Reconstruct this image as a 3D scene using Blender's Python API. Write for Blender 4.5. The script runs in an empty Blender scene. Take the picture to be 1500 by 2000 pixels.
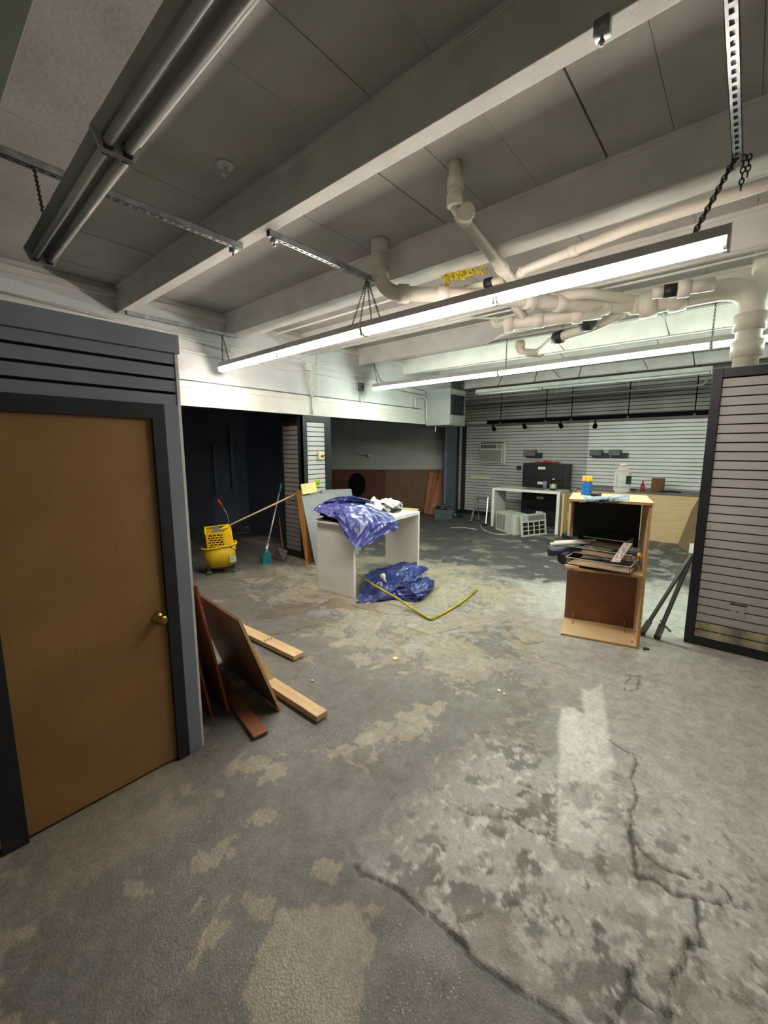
import bpy, math, random
import numpy as np
from mathutils import Vector, Matrix
random.seed(7)
SC = bpy.context.scene
COL = SC.collection
# ------------------------------------------------------------------ camera
F, PITCH, YAW, CH = 821.4, math.radians(8.44), math.radians(40.66), 1.8
fw = Vector((math.cos(YAW)*math.cos(PITCH), math.sin(YAW)*math.cos(PITCH), -math.sin(PITCH)))
rt = Vector((math.sin(YAW), -math.cos(YAW), 0))
up = rt.cross(fw)
cd = bpy.data.cameras.new('camera'); cam = bpy.data.objects.new('camera', cd); COL.objects.link(cam)
cam.matrix_world = Matrix(((rt.x, up.x, -fw.x, 0), (rt.y, up.y, -fw.y, 0), (rt.z, up.z, -fw.z, CH), (0, 0, 0, 1)))
cd.sensor_fit = 'HORIZONTAL'; cd.sensor_width = 36; cd.lens = F/1500*36; cd.clip_start = .05
SC.camera = cam
# ------------------------------------------------------------------ world, exposure
w = bpy.data.worlds.new('world'); SC.world = w; w.use_nodes = True
w.node_tree.nodes['Background'].inputs[0].default_value = (.75, .82, 1, 1)
w.node_tree.nodes['Background'].inputs[1].default_value = .05
vs = SC.view_settings
vs.view_transform = 'Standard'; vs.look = 'None'; vs.exposure = 1.62; vs.gamma = 1; vs.use_curve_mapping = False
TUBE_WARM, TUBE_COOL = 26, 36
# ------------------------------------------------------------------ pixels of the photo to points
def ray(u, v): return fw + rt*((u-750)/F) - up*((v-1000)/F)
def hit(u, v, ax, val):
    d = ray(u, v); o = (0, 0, CH); t = (val-o[ax])/d[ax]
    return Vector((d.x*t, d.y*t, CH+d.z*t))
def G(u, v, z=0.): return hit(u, v, 2, z)
def PX(u, v, x): return hit(u, v, 0, x)
def PY(u, v, y): return hit(u, v, 1, y)
# ------------------------------------------------------------------ materials
def lin(h):
    if isinstance(h, str):
        h = h.lstrip('#'); c = [int(h[i:i+2], 16)/255 for i in (0, 2, 4)]
        return tuple(x/12.92 if x <= .04045 else ((x+.055)/1.055)**2.4 for x in c)
    return h
MATS = {}
def mat(name, c1, c2=None, scale=6, rough=.6, metal=0, bump=0, bscale=60, stretch=(1, 1, 1), spec=.5, trans=0, ior=1.45, emit=None, alpha=1, contrast=.5, detail=5):
    if name in MATS: return MATS[name]
    m = bpy.data.materials.new(name); m.use_nodes = True; MATS[name] = m
    nt = m.node_tree; N = nt.nodes; L = nt.links; b = N['Principled BSDF']
    c1 = lin(c1); c2 = lin(c2) if c2 else tuple(x*.82 for x in c1)
    tc = N.new('ShaderNodeTexCoord'); mp = N.new('ShaderNodeMapping'); mp.inputs['Scale'].default_value = stretch
    L.new(tc.outputs['Object'], mp.inputs[0])
    n = N.new('ShaderNodeTexNoise'); n.inputs['Scale'].default_value = scale; n.inputs['Detail'].default_value = detail
    L.new(mp.outputs[0], n.inputs['Vector'])
    r = N.new('ShaderNodeValToRGB'); e = r.color_ramp.elements
    e[0].position = .5-contrast*.4; e[1].position = .5+contrast*.4; e[0].color = (*c1, 1); e[1].color = (*c2, 1)
    L.new(n.outputs[0], r.inputs[0]); L.new(r.outputs[0], b.inputs['Base Color'])
    b.inputs['Roughness'].default_value = rough; b.inputs['Metallic'].default_value = metal
    b.inputs['Specular IOR Level'].default_value = spec
    b.inputs['Transmission Weight'].default_value = trans; b.inputs['IOR'].default_value = ior; b.inputs['Alpha'].default_value = alpha
    if bump:
        n2 = N.new('ShaderNodeTexNoise'); n2.inputs['Scale'].default_value = bscale; n2.inputs['Detail'].default_value = 4
        L.new(mp.outputs[0], n2.inputs['Vector'])
        bp = N.new('ShaderNodeBump'); bp.inputs['Strength'].default_value = bump; bp.inputs['Distance'].default_value = .01
        L.new(n2.outputs[0], bp.inputs['Height']); L.new(bp.outputs[0], b.inputs['Normal'])
    if emit:
        b.inputs['Emission Color'].default_value = (*lin(emit[0]), 1); b.inputs['Emission Strength'].default_value = emit[1]
    return m
M = dict(
 white_paint=mat('white_paint', '#d9d8d3', '#c6c4bd', 3, .55, bump=.25, bscale=35),
 beam_paint=mat('beam_paint', '#dedbd6', '#cbc8c2', 4, .5, bump=.2, bscale=30),
 ceil_paint=mat('ceil_paint', '#bdbab5', '#a9a6a0', 2, .8, bump=.35, bscale=25),
 block_paint=mat('block_paint', '#d6d8d8', '#b5b7b8', 1.6, .6, bump=.5, bscale=22, contrast=.7),
 grey_slat=mat('grey_slat', '#828893', '#787e89', 5, .5),
 pale_slat=mat('pale_slat', '#b2afad', '#a29f9b', 2, .5),
 light_slat=mat('light_slat', '#c6c5c2', '#b8b7b3', 2, .5),
 white_slat=mat('white_slat', '#f0f0ee', '#e4e3e0', 2, .45),
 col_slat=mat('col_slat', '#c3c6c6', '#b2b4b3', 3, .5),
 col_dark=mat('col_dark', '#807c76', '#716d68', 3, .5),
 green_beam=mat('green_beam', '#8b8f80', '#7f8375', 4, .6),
 groove=mat('groove', '#1d1a18', '#241f1c', 8, .8),
 black_frame=mat('black_frame', '#1c1c21', '#26262b', 9, .45),
 brown_door=mat('brown_door', '#a0784a', '#856236', 3, .55, bump=.1, bscale=50, contrast=.9),
 brass=mat('brass', '#b99a5c', '#8d7442', 12, .3, 1),
 white_lacquer=mat('white_lacquer', '#eeede7', '#e6e4de', 5, .35),
 ply=mat('ply', '#d0b68e', '#c2a57a', 3, .6, stretch=(1, 1, 8)),
 ply_edge=mat('ply_edge', '#b58f5f', '#93703f', 20, .7, stretch=(1, 1, 10)),
 pine=mat('pine', '#d8bd93', '#c5a273', 4, .6, stretch=(6, .6, 6)),
 hardboard=mat('hardboard', '#85573a', '#754a2f', 4, .6),
 redbrown=mat('redbrown', '#8a4a2e', '#6d361f', 5, .45, stretch=(5, 5, .5)),
 darkbrown=mat('darkbrown', '#75553a', '#63452c', 4, .55),
 cedar=mat('cedar', '#a8623a', '#8b4a28', 5, .55, stretch=(8, 8, .6)),
 tarp=mat('tarp', '#2d3c82', '#25326c', 7, .3, spec=.6, bump=.3, bscale=18),
 tarp_top=mat('tarp_top', '#434692', '#333878', 6, .26, spec=.7, bump=.35, bscale=16),
 yellow=mat('yellow', '#e9c21c', '#dcae12', 4, .4),
 yellow_hose=mat('yellow_hose', '#c9bd22', '#8c8222', 14, .5),
 teal=mat('teal', '#237b86', '#1b626c', 20, .6),
 red=mat('red', '#b02b22', '#982019', 8, .45),
 black=mat('black', '#0d0d0f', '#121215', 10, .5),
 black_metal=mat('black_metal', '#17171c', '#1e1e24', 6, .4),
 grey_plastic=mat('grey_plastic', '#6e7073', '#5b5d60', 10, .5),
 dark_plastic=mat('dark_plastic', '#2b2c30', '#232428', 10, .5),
 steel=mat('steel', '#9a9da0', '#808386', 15, .35, .9),
 galv=mat('galv', '#b9bcbf', '#8f9396', 18, .4, .8),
 chain=mat('chain', '#56534e', '#3f3c38', 20, .4, .8),
 alum=mat('alum', '#cfd0d0', '#bdbebe', 10, .35, .6),
 pvc=mat('pvc', '#d8d2c6', '#c6bfb2', 5, .4, bump=.1, bscale=40),
 rubber=mat('rubber', '#141417', '#1d1d22', 9, .5),
 housing=mat('housing', '#bdbdba', '#adadaa', 6, .35, .1),
 housing_old=mat('housing_old', '#c2c4bb', '#aeb0a8', 5, .4, .2),
 old_tube=mat('old_tube', '#cfcfcb', '#c2c2be', 6, .25),
 tube_warm=mat('tube_warm', '#ffffff', '#ffffff', emit=('#fff1e5', TUBE_WARM)),
 tube_cool=mat('tube_cool', '#ffffff', '#ffffff', emit=('#f0ffee', TUBE_COOL)),
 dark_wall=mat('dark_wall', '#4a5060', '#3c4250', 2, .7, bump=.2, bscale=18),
 dim_wall=mat('dim_wall', '#bfc0bb', '#9fa19d', 1.2, .8, bump=.4, bscale=14, contrast=.8),
 blue_panel=mat('blue_panel', '#646b78', '#596070', 3, .6),
 cardboard=mat('cardboard', '#a5743f', '#93642f', 10, .8, stretch=(1, 1, 12)),
 greyboard=mat('greyboard', '#8f9395', '#84888a', 4, .6),
 foam=mat('foam', '#e6d79a', '#d9c886', 12, .8),
 green_plate=mat('green_plate', '#a9c92f', '#98b827', 12, .5),
 ivory=mat('ivory', '#e2d9b4', '#d4c99f', 10, .5),
 insulation=mat('insulation', '#d9c838', '#a8932a', 25, 1, bump=1, bscale=60),
 acrylic=mat('acrylic', (.93, .95, .94), (.93, .95, .94), rough=.03, trans=1, ior=1.3),
 clear=mat('clear', (.9, .95, .95), (.86, .93, .93), rough=.12, trans=.75, ior=1.08),
 paper=mat('paper', '#ece9e2', '#dfdcd4', 8, .7),
 paper_print=mat('paper_print', '#e6e2da', '#8c8880', 60, .7, contrast=.3),
 blue_can=mat('blue_can', '#2f7fd0', '#2668ad', 10, .35),
 amber=mat('amber', '#2a1c12', '#1d130b', 10, .2),
 label_green=mat('label_green', '#dfe8d8', '#7fa07a', 40, .5, contrast=.3),
 green_dark=mat('green_dark', '#1f4a3d', '#1a3d33', 10, .5),
 counter=mat('counter', '#6d6c69', '#5c5b59', 8, .5),
 ac_white=mat('ac_white', '#d0cec4', '#bfbdb2', 6, .5),
 ac_grille=mat('ac_grille', '#8f8f86', '#7c7c74', 30, .6),
 woodblock=mat('woodblock', '#6d4a23', '#593a19', 8, .6, stretch=(1, 1, 6)),
 heater=mat('heater', '#a8aca8', '#9b9f9b', 4, .4, .1),
 carpet=mat('carpet', '#5d4638', '#2d221c', 60, .95, bump=1, bscale=120, contrast=.3),
 plastic_bag=mat('plastic_bag', '#f0f0ee', '#d5d5d2', 8, .35, spec=.6),
 navy=mat('navy', '#232c4f', '#1b2340', 10, .3),
 bluegrey=mat('bluegrey', '#8fa4ad', '#5d717c', 14, .45, contrast=.4),
 chalk=mat('chalk', '#e4e2dc', '#d1cfc8', 10, .8),
 bulb=mat('bulb', '#e5e3d9', '#d6d4ca', 10, .25),
 slatedirt=mat('slatedirt', '#b9ae92', '#706c64', 7, .7, contrast=.35),
 lamp_black=mat('lamp_black', '#060607', '#0a0a0c', 9, .8, spec=.1),
 upper_wall=mat('upper_wall', '#a3a39d', '#92928c', 2, .7, bump=.3, bscale=30),
 stamp=mat('stamp', '#3a2a1e', '#2a1d14', 20, .8),
)
# ------------------------------------------------------------------ mesh building
ORIG = {}
def setp(o, label=None, cat=None, group=None, kind=None):
    if label: o['label'] = label
    if cat: o['category'] = cat
    if group: o['group'] = group
    if kind: o['kind'] = kind
    return o
def thing(name, loc, label=None, cat=None, group=None, kind=None):
    o = bpy.data.objects.new(name, None); COL.objects.link(o); o.empty_display_size = .1
    o.location = loc; ORIG[o] = Vector(loc)
    return setp(o, label, cat, group, kind)
def V(*a): return Vector(a[0]) if len(a) == 1 else Vector(a)
class MB:
    def __init__(s): s.v = []; s.f = []; s.smooth = False
    def add(s, vs, fs):
        k = len(s.v); s.v += [tuple(p) for p in vs]; s.f += [tuple(i+k for i in f) for f in fs]; return s
    def hexa(s, p):   # 8 corners: bottom 4 ccw, top 4 ccw
        return s.add(p, [(3, 2, 1, 0), (4, 5, 6, 7), (0, 1, 5, 4), (1, 2, 6, 5), (2, 3, 7, 6), (3, 0, 4, 7)])
    def box(s, a, b):
        (x0, y0, z0), (x1, y1, z1) = [min(p, q) for p, q in zip(a, b)], [max(p, q) for p, q in zip(a, b)]
        return s.hexa([(x0, y0, z0), (x1, y0, z0), (x1, y1, z0), (x0, y1, z0), (x0, y0, z1), (x1, y0, z1), (x1, y1, z1), (x0, y1, z1)])
    def obox(s, o, ax, ay, az):   # origin corner and three edge vectors
        o, ax, ay, az = V(o), V(ax), V(ay), V(az)
        p = [o, o+ax, o+ax+ay, o+ay]
        if ax.cross(ay).dot(az) < 0: p = [o, o+ay, o+ax+ay, o+ax]
        return s.hexa(p+[q+az for q in p])
    def bar(s, a, b, w, h, upv=(0, 0, 1)):   # rectangular bar centred on a-b
        a, b = V(a), V(b); d = (b-a).normalized(); u = V(upv); sd = d.cross(u)
        if sd.length < 1e-4: sd = d.cross(V(1, 0, 0))
        sd.normalize(); u = sd.cross(d)
        return s.obox(a-sd*w/2-u*h/2, b-a, sd*w, u*h)
    def slab(s, q, t):   # quad q (4 pts) thickened by vector t
        q = [V(p) for p in q]; t = V(t)
        if (q[1]-q[0]).cross(q[2]-q[1]).dot(t) < 0: q = q[::-1]
        return s.hexa(q+[p+t for p in q])
    def tube(s, path, r, n=10, caps=True, closed=False):
        path = [V(p) for p in path]; rs = r if isinstance(r, (list, tuple)) else [r]*len(path)
        rings = []; pn = None; m = len(path)
        for i, p in enumerate(path):
            if closed: d = path[(i+1) % m]-path[i-1]
            else: d = path[min(i+1, m-1)]-path[max(i-1, 0)]
            d.normalize()
            if pn is None:
                pn = d.cross(V(0, 0, 1))
                if pn.length < 1e-3: pn = d.cross(V(1, 0, 0))
            pn = (pn-d*pn.dot(d)).normalized(); bn = d.cross(pn)
            rings.append([p+(pn*math.cos(2*math.pi*k/n)+bn*math.sin(2*math.pi*k/n))*rs[i] for k in range(n)])
        vs = [q for r_ in rings for q in r_]; fs = []
        for i in range(m if closed else m-1):
            for k in range(n):
                a = i*n+k; b = i*n+(k+1) % n; c = ((i+1) % m)*n+(k+1) % n; d = ((i+1) % m)*n+k
                fs.append((a, b, c, d))
        if caps and not closed: fs += [tuple(range(n))[::-1], tuple(range((m-1)*n, m*n))]
        s.smooth = True
        return s.add(vs, fs)
    def lathe(s, c, prof, n=20, axis=(0, 0, 1)):
        c = V(c); az = V(axis).normalized(); ax = az.cross(V(0, 1, 0))
        if ax.length < 1e-3: ax = az.cross(V(1, 0, 0))
        ax.normalize(); ay = az.cross(ax); vs = []; fs = []
        for r, z in prof:
            for k in range(n):
                t = 2*math.pi*k/n; vs.append(c+az*z+(ax*math.cos(t)+ay*math.sin(t))*max(r, 1e-4))
        for i in range(len(prof)-1):
            for k in range(n): fs.append((i*n+k, i*n+(k+1) % n, (i+1)*n+(k+1) % n, (i+1)*n+k))
        fs += [tuple(range(n))[::-1], tuple(range((len(prof)-1)*n, len(prof)*n))]
        s.smooth = True
        return s.add(vs, fs)
    def loft(s, loops, cap0=True, cap1=True):
        n = len(loops[0]); vs = [p for l in loops for p in l]; fs = []
        for i in range(len(loops)-1):
            for k in range(n): fs.append((i*n+k, i*n+(k+1) % n, (i+1)*n+(k+1) % n, (i+1)*n+k))
        if cap0: fs.append(tuple(range(n))[::-1])
        if cap1: fs.append(tuple(range((len(loops)-1)*n, len(loops)*n)))
        return s.add(vs, fs)
    def prism(s, poly, t):
        poly = [V(p) for p in poly]; t = V(t); n = len(poly)
        vs = poly+[p+t for p in poly]
        fs = [tuple(range(n))[::-1], tuple(range(n, 2*n))]+[(k, (k+1) % n, n+(k+1) % n, n+k) for k in range(n)]
        return s.add(vs, fs)
    def grid(s, pts):     # pts[i][j]
        a, b = len(pts), len(pts[0])
        return s.add([p for r in pts for p in r], [(i*b+j, (i+1)*b+j, (i+1)*b+j+1, i*b+j+1) for i in range(a-1) for j in range(b-1)])
    def build(s, name, m, parent=None, label=None, cat=None, group=None, kind=None, bevel=0, solid=0):
        if parent is not None: og = ORIG[parent]
        else:
            xs = list(zip(*s.v)); og = V((min(xs[0])+max(xs[0]))/2, (min(xs[1])+max(xs[1]))/2, min(xs[2]))
        me = bpy.data.meshes.new(name)
        me.from_pydata([(x-og.x, y-og.y, z-og.z) for x, y, z in s.v], [], s.f); me.update()
        me.materials.append(M[m] if isinstance(m, str) else m)
        if s.smooth:
            for p in me.polygons: p.use_smooth = len(p.vertices) == 4
        o = bpy.data.objects.new(name, me); COL.objects.link(o); ORIG[o] = og
        if parent is not None: o.parent = parent
        else: o.location = og
        if bevel:
            b = o.modifiers.new('bevel', 'BEVEL'); b.width = bevel; b.segments = 2; b.limit_method = 'ANGLE'
        if solid:
            b = o.modifiers.new('solid', 'SOLIDIFY'); b.thickness = solid; b.offset = 0
        return setp(o, label, cat, group, kind)
def box(name, a, b, m, parent=None, **k): return MB().box(a, b).build(name, m, parent, **k)
def fix_normals(o):
    import bmesh
    bm = bmesh.new(); bm.from_mesh(o.data); bmesh.ops.recalc_face_normals(bm, faces=bm.faces); bm.to_mesh(o.data); bm.free()
def slats(parent, o, du, dz, n_out, width, z0, pitch, n, gap, th, m, hz=None, mats=None):
    """n slats one above the other; o = lower corner at z0, du along, n_out toward the viewer; alike slats share mesh data"""
    base = None; made = []
    for i in range(n):
        zz = z0+i*pitch
        if base is None:
            b = MB().obox(V(o)+V(0, 0, zz-o[2]), V(du)*width, V(n_out)*th, V(0, 0, pitch-gap)).build('slat', m, parent)
            base = b; made.append(b)
        else:
            c = base.copy(); COL.objects.link(c); c.parent = parent; c.location = base.location+V(0, 0, i*pitch); ORIG[c] = ORIG[parent]; made.append(c)
    return made
# ================================================================== STRUCTURE
ZB, ZC = 3.29, 3.57          # beam underside, ceiling
YD, YH, XF, XP = 2.377, 5.42, 10.6, 4.72
# ---- floor with worn paint
_NC = {}
def vnoise(x, y, seed, per=97):
    if seed not in _NC: _NC[seed] = np.random.RandomState(seed).rand(per, per)
    r = _NC[seed]
    xi = np.floor(x).astype(int); yi = np.floor(y).astype(int); fx = x-xi; fy = y-yi
    fx = fx*fx*(3-2*fx); fy = fy*fy*(3-2*fy); xi %= per; yi %= per; x1 = (xi+1) % per; y1 = (yi+1) % per
    return (r[xi, yi]*(1-fx)+r[x1, yi]*fx)*(1-fy)+(r[xi, y1]*(1-fx)+r[x1, y1]*fx)*fy
def fbm(x, y, s, seed, o=5):
    t = 0; a = .5; n = 0
    for i in range(o): t = t+a*vnoise(x*s+17.3*i, y*s+9.1*i, seed+i); n += a; a *= .55; s *= 2.03
    return t/n
def sm(x, a, b): t = np.clip((x-a)/(b-a), 0, 1); return t*t*(3-2*t)
def pdist(x, y, pts):
    d = np.full(x.shape, 9.)
    for (ax, ay), (bx, by) in zip(pts[:-1], pts[1:]):
        vx, vy = bx-ax, by-ay; t = np.clip(((x-ax)*vx+(y-ay)*vy)/(vx*vx+vy*vy+1e-9), 0, 1)
        d = np.minimum(d, np.hypot(x-ax-t*vx, y-ay-t*vy))
    return d
def inpoly(x, y, P):
    c = np.zeros(x.shape, bool); n = len(P)
    for i in range(n):
        (x0, y0), (x1, y1) = P[i], P[i-1]
        if y0 == y1: continue
        c ^= ((y0 > y) != (y1 > y)) & (x < (x1-x0)*(y-y0)/(y1-y0)+x0)
    return c
def px2(l): return [tuple(G(u, v)[:2]) for u, v in l]
gx = np.concatenate([np.arange(-3.2, 0, .05), np.arange(0, 4.6, .0105), np.arange(4.6, 7.2, .022), np.arange(7.2, 16.05, .06)])
gy = np.concatenate([np.arange(-3.6, -1.2, .05), np.arange(-1.2, 3.2, .0105), np.arange(3.2, 5.6, .022), np.arange(5.6, 12.05, .06)])
X, Y = np.meshgrid(gx, gy, indexing='ij')
wx = X+(fbm(X, Y, 3, 3)-.5)*.30+(fbm(X, Y, 14, 5, 3)-.5)*.05; wy = Y+(fbm(X, Y, 3, 11)-.5)*.30+(fbm(X, Y, 14, 8, 3)-.5)*.05
n1 = fbm(wx, wy, 1.7, 21, 6); n2 = fbm(wx, wy, 4.5, 31, 5); n3 = fbm(X, Y, 16, 41, 4); n4 = fbm(wx, wy, .8, 51, 4); n5 = fbm(X, Y, 38, 61, 2)
tan = np.array([.300, .262, .205]); dark = np.array([.115, .112, .108]); pale = np.array([.54, .52, .475]); far = np.array([.075, .074, .074]); yel = np.array([.40, .35, .22]); brn = np.array([.12, .085, .05])
def mix(c, k, m): return c*(1-m[..., None])+k*m[..., None]
nb = fbm(wx, wy, 9.5, 131, 4)
C = np.ones(X.shape+(3,))*tan
C = C*(.72+.56*n3)[..., None]
midz = sm(X, 2.2, 3.2)*sm(Y, .6, 1.6)
near_left = 1-sm(X*.9-Y*.35, .9, 1.9)
rz_ = sm(X*.55-Y*1.0, .35, 1.25)
pmx = n1*.42+n2*.33+nb*.25
pm2 = sm(pmx+near_left*.10-midz*.012, .497, .508)
C = mix(C, dark*(.8+.4*n3)[..., None], pm2*(.62+.2*n2))
C = mix(C, dark*1.25, sm(nb*.6+n3*.4, .53, .55)*(1-rz_)*.35)
C = mix(C, yel, sm(n2, .55, .66)*midz*.6*(1-sm(X, 6, 7)))
C = mix(C, pale*.9, sm(nb, .57, .66)*midz*.35*(1-sm(X, 6, 7)))
C = mix(C, brn, sm(n2*.5+n4*.5, .59, .64)*.55*sm(Y, 1.5, 2.5))
rightz = sm(X*.55-Y*1.0, .35, 1.25)
C = mix(C, pale*(.60+.40*n3)[..., None]*np.array([.98, 1.0, 1.0]), rightz*sm(n4*.4+n1*.35+nb*.25+rightz*.3, .46, .60)*.9)
farz = sm(X+Y*.25-(fbm(wx, wy, 1.2, 77)-.5)*2.2, 6.3, 6.8)
C = mix(C, far*(.8+.45*n3)[..., None], farz*(1-.6*sm(n2, .60, .66)))
band = sm(Y, 1.78+.22*0, 2.02)*(1-sm(X+(n4-.5)*1.2, .75, 1.0))
C = mix(C, tan*.85, band*.8*(.4+.6*sm(n2, .35, .55)))
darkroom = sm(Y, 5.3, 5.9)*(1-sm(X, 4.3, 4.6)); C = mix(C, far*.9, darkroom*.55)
# pale scraped patch and soft pale areas
P1 = px2([(1132, 1340), (1150, 1346), (1180, 1335), (1188, 1420), (1193, 1480), (1190, 1540), (1170, 1640), (1140, 1760), (1080, 1720), (1082, 1560), (1088, 1430), (1096, 1384), (1120, 1378), (1142, 1392)])
jx = X+(n3-.5)*.03; jy = Y+(n5-.5)*.02
jx = X+(n2-.5)*.10+(n3-.5)*.03; jy = Y+(n1-.5)*.10+(n3-.5)*.03
pd_ = pdist(jx, jy, P1+P1[:1])*np.where(inpoly(jx, jy, P1), 1, -1); pp = sm(pd_, -.012, .022)
pdx = np.array(P1)
fade = 1-sm(-(X-G(1130, 1640).x)*1.0-(Y-G(1130, 1640).y)*.6, -.1, .45)
C = mix(C, np.array([.70, .685, .63])*(.8+.4*n3)[..., None], pp*.8*(.12+.88*fade))
# white mottling in the right foreground
c0, c1 = G(745, 1726), G(1110, 2000); side = (X-c0.x)*(c1.y-c0.y)-(Y-c0.y)*(c1.x-c0.x); side = -side/math.hypot(c1.x-c0.x, c1.y-c0.y)+(n3-.5)*.05
rf = sm(side, -.02, .03)*(1-sm(side, .9, 1.5))*(1-sm(Y, .8, 1.3))
C = mix(C, pale*.95, rf*sm(n2*.35+n3*.3+nb*.35, .470, .50)*.7)
C = mix(C, np.array([.13, .12, .11]), (rf*.7+rightz*.25)*sm(fbm(X, Y, 22, 141, 3), .68, .72)*.7)
C = mix(C, pale*1.25, rf*sm(fbm(X, Y, 30, 151, 2), .68, .72)*.7)
C = mix(C, np.array([.20, .175, .14]), rf*sm(fbm(X, Y, 9, 91, 4), .60, .66)*.55)
spk = (np.random.RandomState(5).rand(*X.shape) > .985)*sm(n2, .38, .5)*(1-sm(X, 2.6, 3.4))*(1-sm(Y, 1.6, 2.6))
# chips of bare tan cement in the dark paint
for (u, v, r) in [(500, 1605, .07), (640, 1700, .08), (525, 1515, .06), (390, 1690, .05), (600, 1880, .20), (640, 1930, .12), (260, 1740, .05), (370, 1540, .05), (560, 1830, .10), (775, 1287, .03), (500, 1770, .06), (420, 1660, .05)]:
    p = G(u, v); d = np.hypot(X-p.x+(n2-.5)*.28, Y-p.y+(n3-.5)*.14)
    C = mix(C, tan*1.02, (1-sm(d, r*.93, r))*.85)
# cracks
Z = (fbm(X, Y, 1.1, 121, 3)-.5)*.006+(n2-.5)*.004*(1-rightz)-pm2*.0015
cr = [([(700, 1690), (745, 1726), (800, 1770), (850, 1800), (905, 1855), (960, 1895), (1050, 1950), (1110, 2000)], .007),
 ([(1235, 1480), (1240, 1530), (1237, 1600), (1232, 1620), (1250, 1660), (1290, 1695), (1345, 1705)], .005),
 ([(1230, 1620), (1238, 1670), (1248, 1715), (1275, 1712), (1310, 1740), (1355, 1750), (1360, 1800), (1367, 1828), (1345, 1850), (1335, 1890), (1325, 1905), (1330, 1935), (1310, 1970), (1315, 2010)], .007),
 ([(1235, 1880), (1240, 1930), (1230, 1965), (1190, 2005)], .006), ([(1240, 1940), (1280, 1970), (1310, 1990)], .005), ([(1185, 1440), (1215, 1465), (1240, 1475)], .003), ([(1355, 1750), (1400, 1757), (1420, 1752)], .004), ([(1405, 1725), (1440, 1765), (1465, 1775)], .003),
 ([(900, 1578), (1000, 1600), (1120, 1660)], .0025), ([(520, 1240), (560, 1236), (630, 1215)], .005), ([(780, 1222), (840, 1240), (900, 1225)], .004), ([(690, 1183), (760, 1200), (850, 1203)], .004), ([(1000, 1240), (1030, 1258), (1060, 1250)], .003), ([(980, 1270), (1100, 1300), (1200, 1330)], .002),
 ([(870, 1790), (880, 1800), (960, 1790), (1010, 1765), (1040, 1800)], .003), ([(1230, 1320), (1250, 1322), (1245, 1350), (1222, 1348), (1230, 1320)], .003)]
for pts, wd in cr:
    d = pdist(X+(n2-.5)*.07+(n3-.5)*.035, Y+(nb-.5)*.07+(n3-.5)*.02, px2(pts)); wv = wd*(.45+1.1*nb); k = 1-sm(d, wv*.5, wv*1.5)
    C = mix(C, np.array([.045, .038, .03]), k*.85); Z -= k*.008
    C = mix(C, C*.8, (1-sm(d, wd, wd*7))*.6)
sh = inpoly(X+(n2-.5)*.2, Y+(n1-.5)*.2, px2([(870, 1760), (990, 1780), (1030, 1830), (980, 1860), (965, 1800), (890, 1800)])).astype(float)
C = mix(C, np.array([.20, .17, .125]), sh*.6)
nx, ny = X.shape
me = bpy.data.meshes.new('floor')
co = np.stack([X, Y, Z], -1).reshape(-1, 3).astype(np.float32)
idx = np.arange(nx*ny).reshape(nx, ny)
qd = np.stack([idx[:-1, :-1], idx[1:, :-1], idx[1:, 1:], idx[:-1, 1:]], -1).reshape(-1, 4)
me.vertices.add(len(co)); me.vertices.foreach_set('co', co.ravel())
me.loops.add(qd.size); me.loops.foreach_set('vertex_index', qd.ravel().astype(np.int32))
me.polygons.add(len(qd)); me.polygons.foreach_set('loop_start', np.arange(0, qd.size, 4, dtype=np.int32))
me.update(calc_edges=True); me.validate()
at = me.color_attributes.new('wear', 'FLOAT_COLOR', 'POINT')
at.data.foreach_set('color', np.concatenate([np.clip(C, .01, 1), np.ones(X.shape+(1,))], -1).reshape(-1).astype(np.float32))
fm = bpy.data.materials.new('worn_concrete'); fm.use_nodes = True
nt = fm.node_tree; N = nt.nodes; L = nt.links; b = N['Principled BSDF']
a_ = N.new('ShaderNodeAttribute'); a_.attribute_name = 'wear'
tc = N.new('ShaderNodeTexCoord')
ns = N.new('ShaderNodeTexNoise'); ns.inputs['Scale'].default_value = 55; ns.inputs['Detail'].default_value = 6; L.new(tc.outputs['Object'], ns.inputs['Vector'])
mr = N.new('ShaderNodeMapRange'); mr.inputs[1].default_value = .25; mr.inputs[2].default_value = .75; mr.inputs[3].default_value = .82; mr.inputs[4].default_value = 1.16; L.new(ns.outputs[0], mr.inputs[0])
mx = N.new('ShaderNodeMix'); mx.data_type = 'RGBA'; mx.blend_type = 'MULTIPLY'; mx.inputs[0].default_value = 1

nm_ = N.new('ShaderNodeTexNoise'); nm_.inputs['Scale'].default_value = 16; nm_.inputs['Detail'].default_value = 9; nm_.inputs['Roughness'].default_value = .68; nm_.inputs['Distortion'].default_value = .6; L.new(tc.outputs['Object'], nm_.inputs['Vector'])
rm_ = N.new('ShaderNodeMapRange'); rm_.inputs[1].default_value = .40; rm_.inputs[2].default_value = .60; rm_.inputs[3].default_value = .86; rm_.inputs[4].default_value = 1.07; L.new(nm_.outputs[0], rm_.inputs[0])
mq_ = N.new('ShaderNodeMath'); mq_.operation = 'MULTIPLY'; L.new(mr.outputs[0], mq_.inputs[0]); L.new(rm_.outputs[0], mq_.inputs[1])
L.new(a_.outputs['Color'], mx.inputs[6]); L.new(mq_.outputs[0], mx.inputs[7]); 
vo = N.new('ShaderNodeTexVoronoi'); vo.inputs['Scale'].default_value = 60; L.new(tc.outputs['Object'], vo.inputs['Vector'])  # pale speckles mixed into the base colour imitate specular glints on the floor
vm = N.new('ShaderNodeMapRange'); vm.inputs[1].default_value = .10; vm.inputs[2].default_value = .20; vm.inputs[3].default_value = .8; vm.inputs[4].default_value = 0; L.new(vo.outputs['Distance'], vm.inputs[0])
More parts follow.
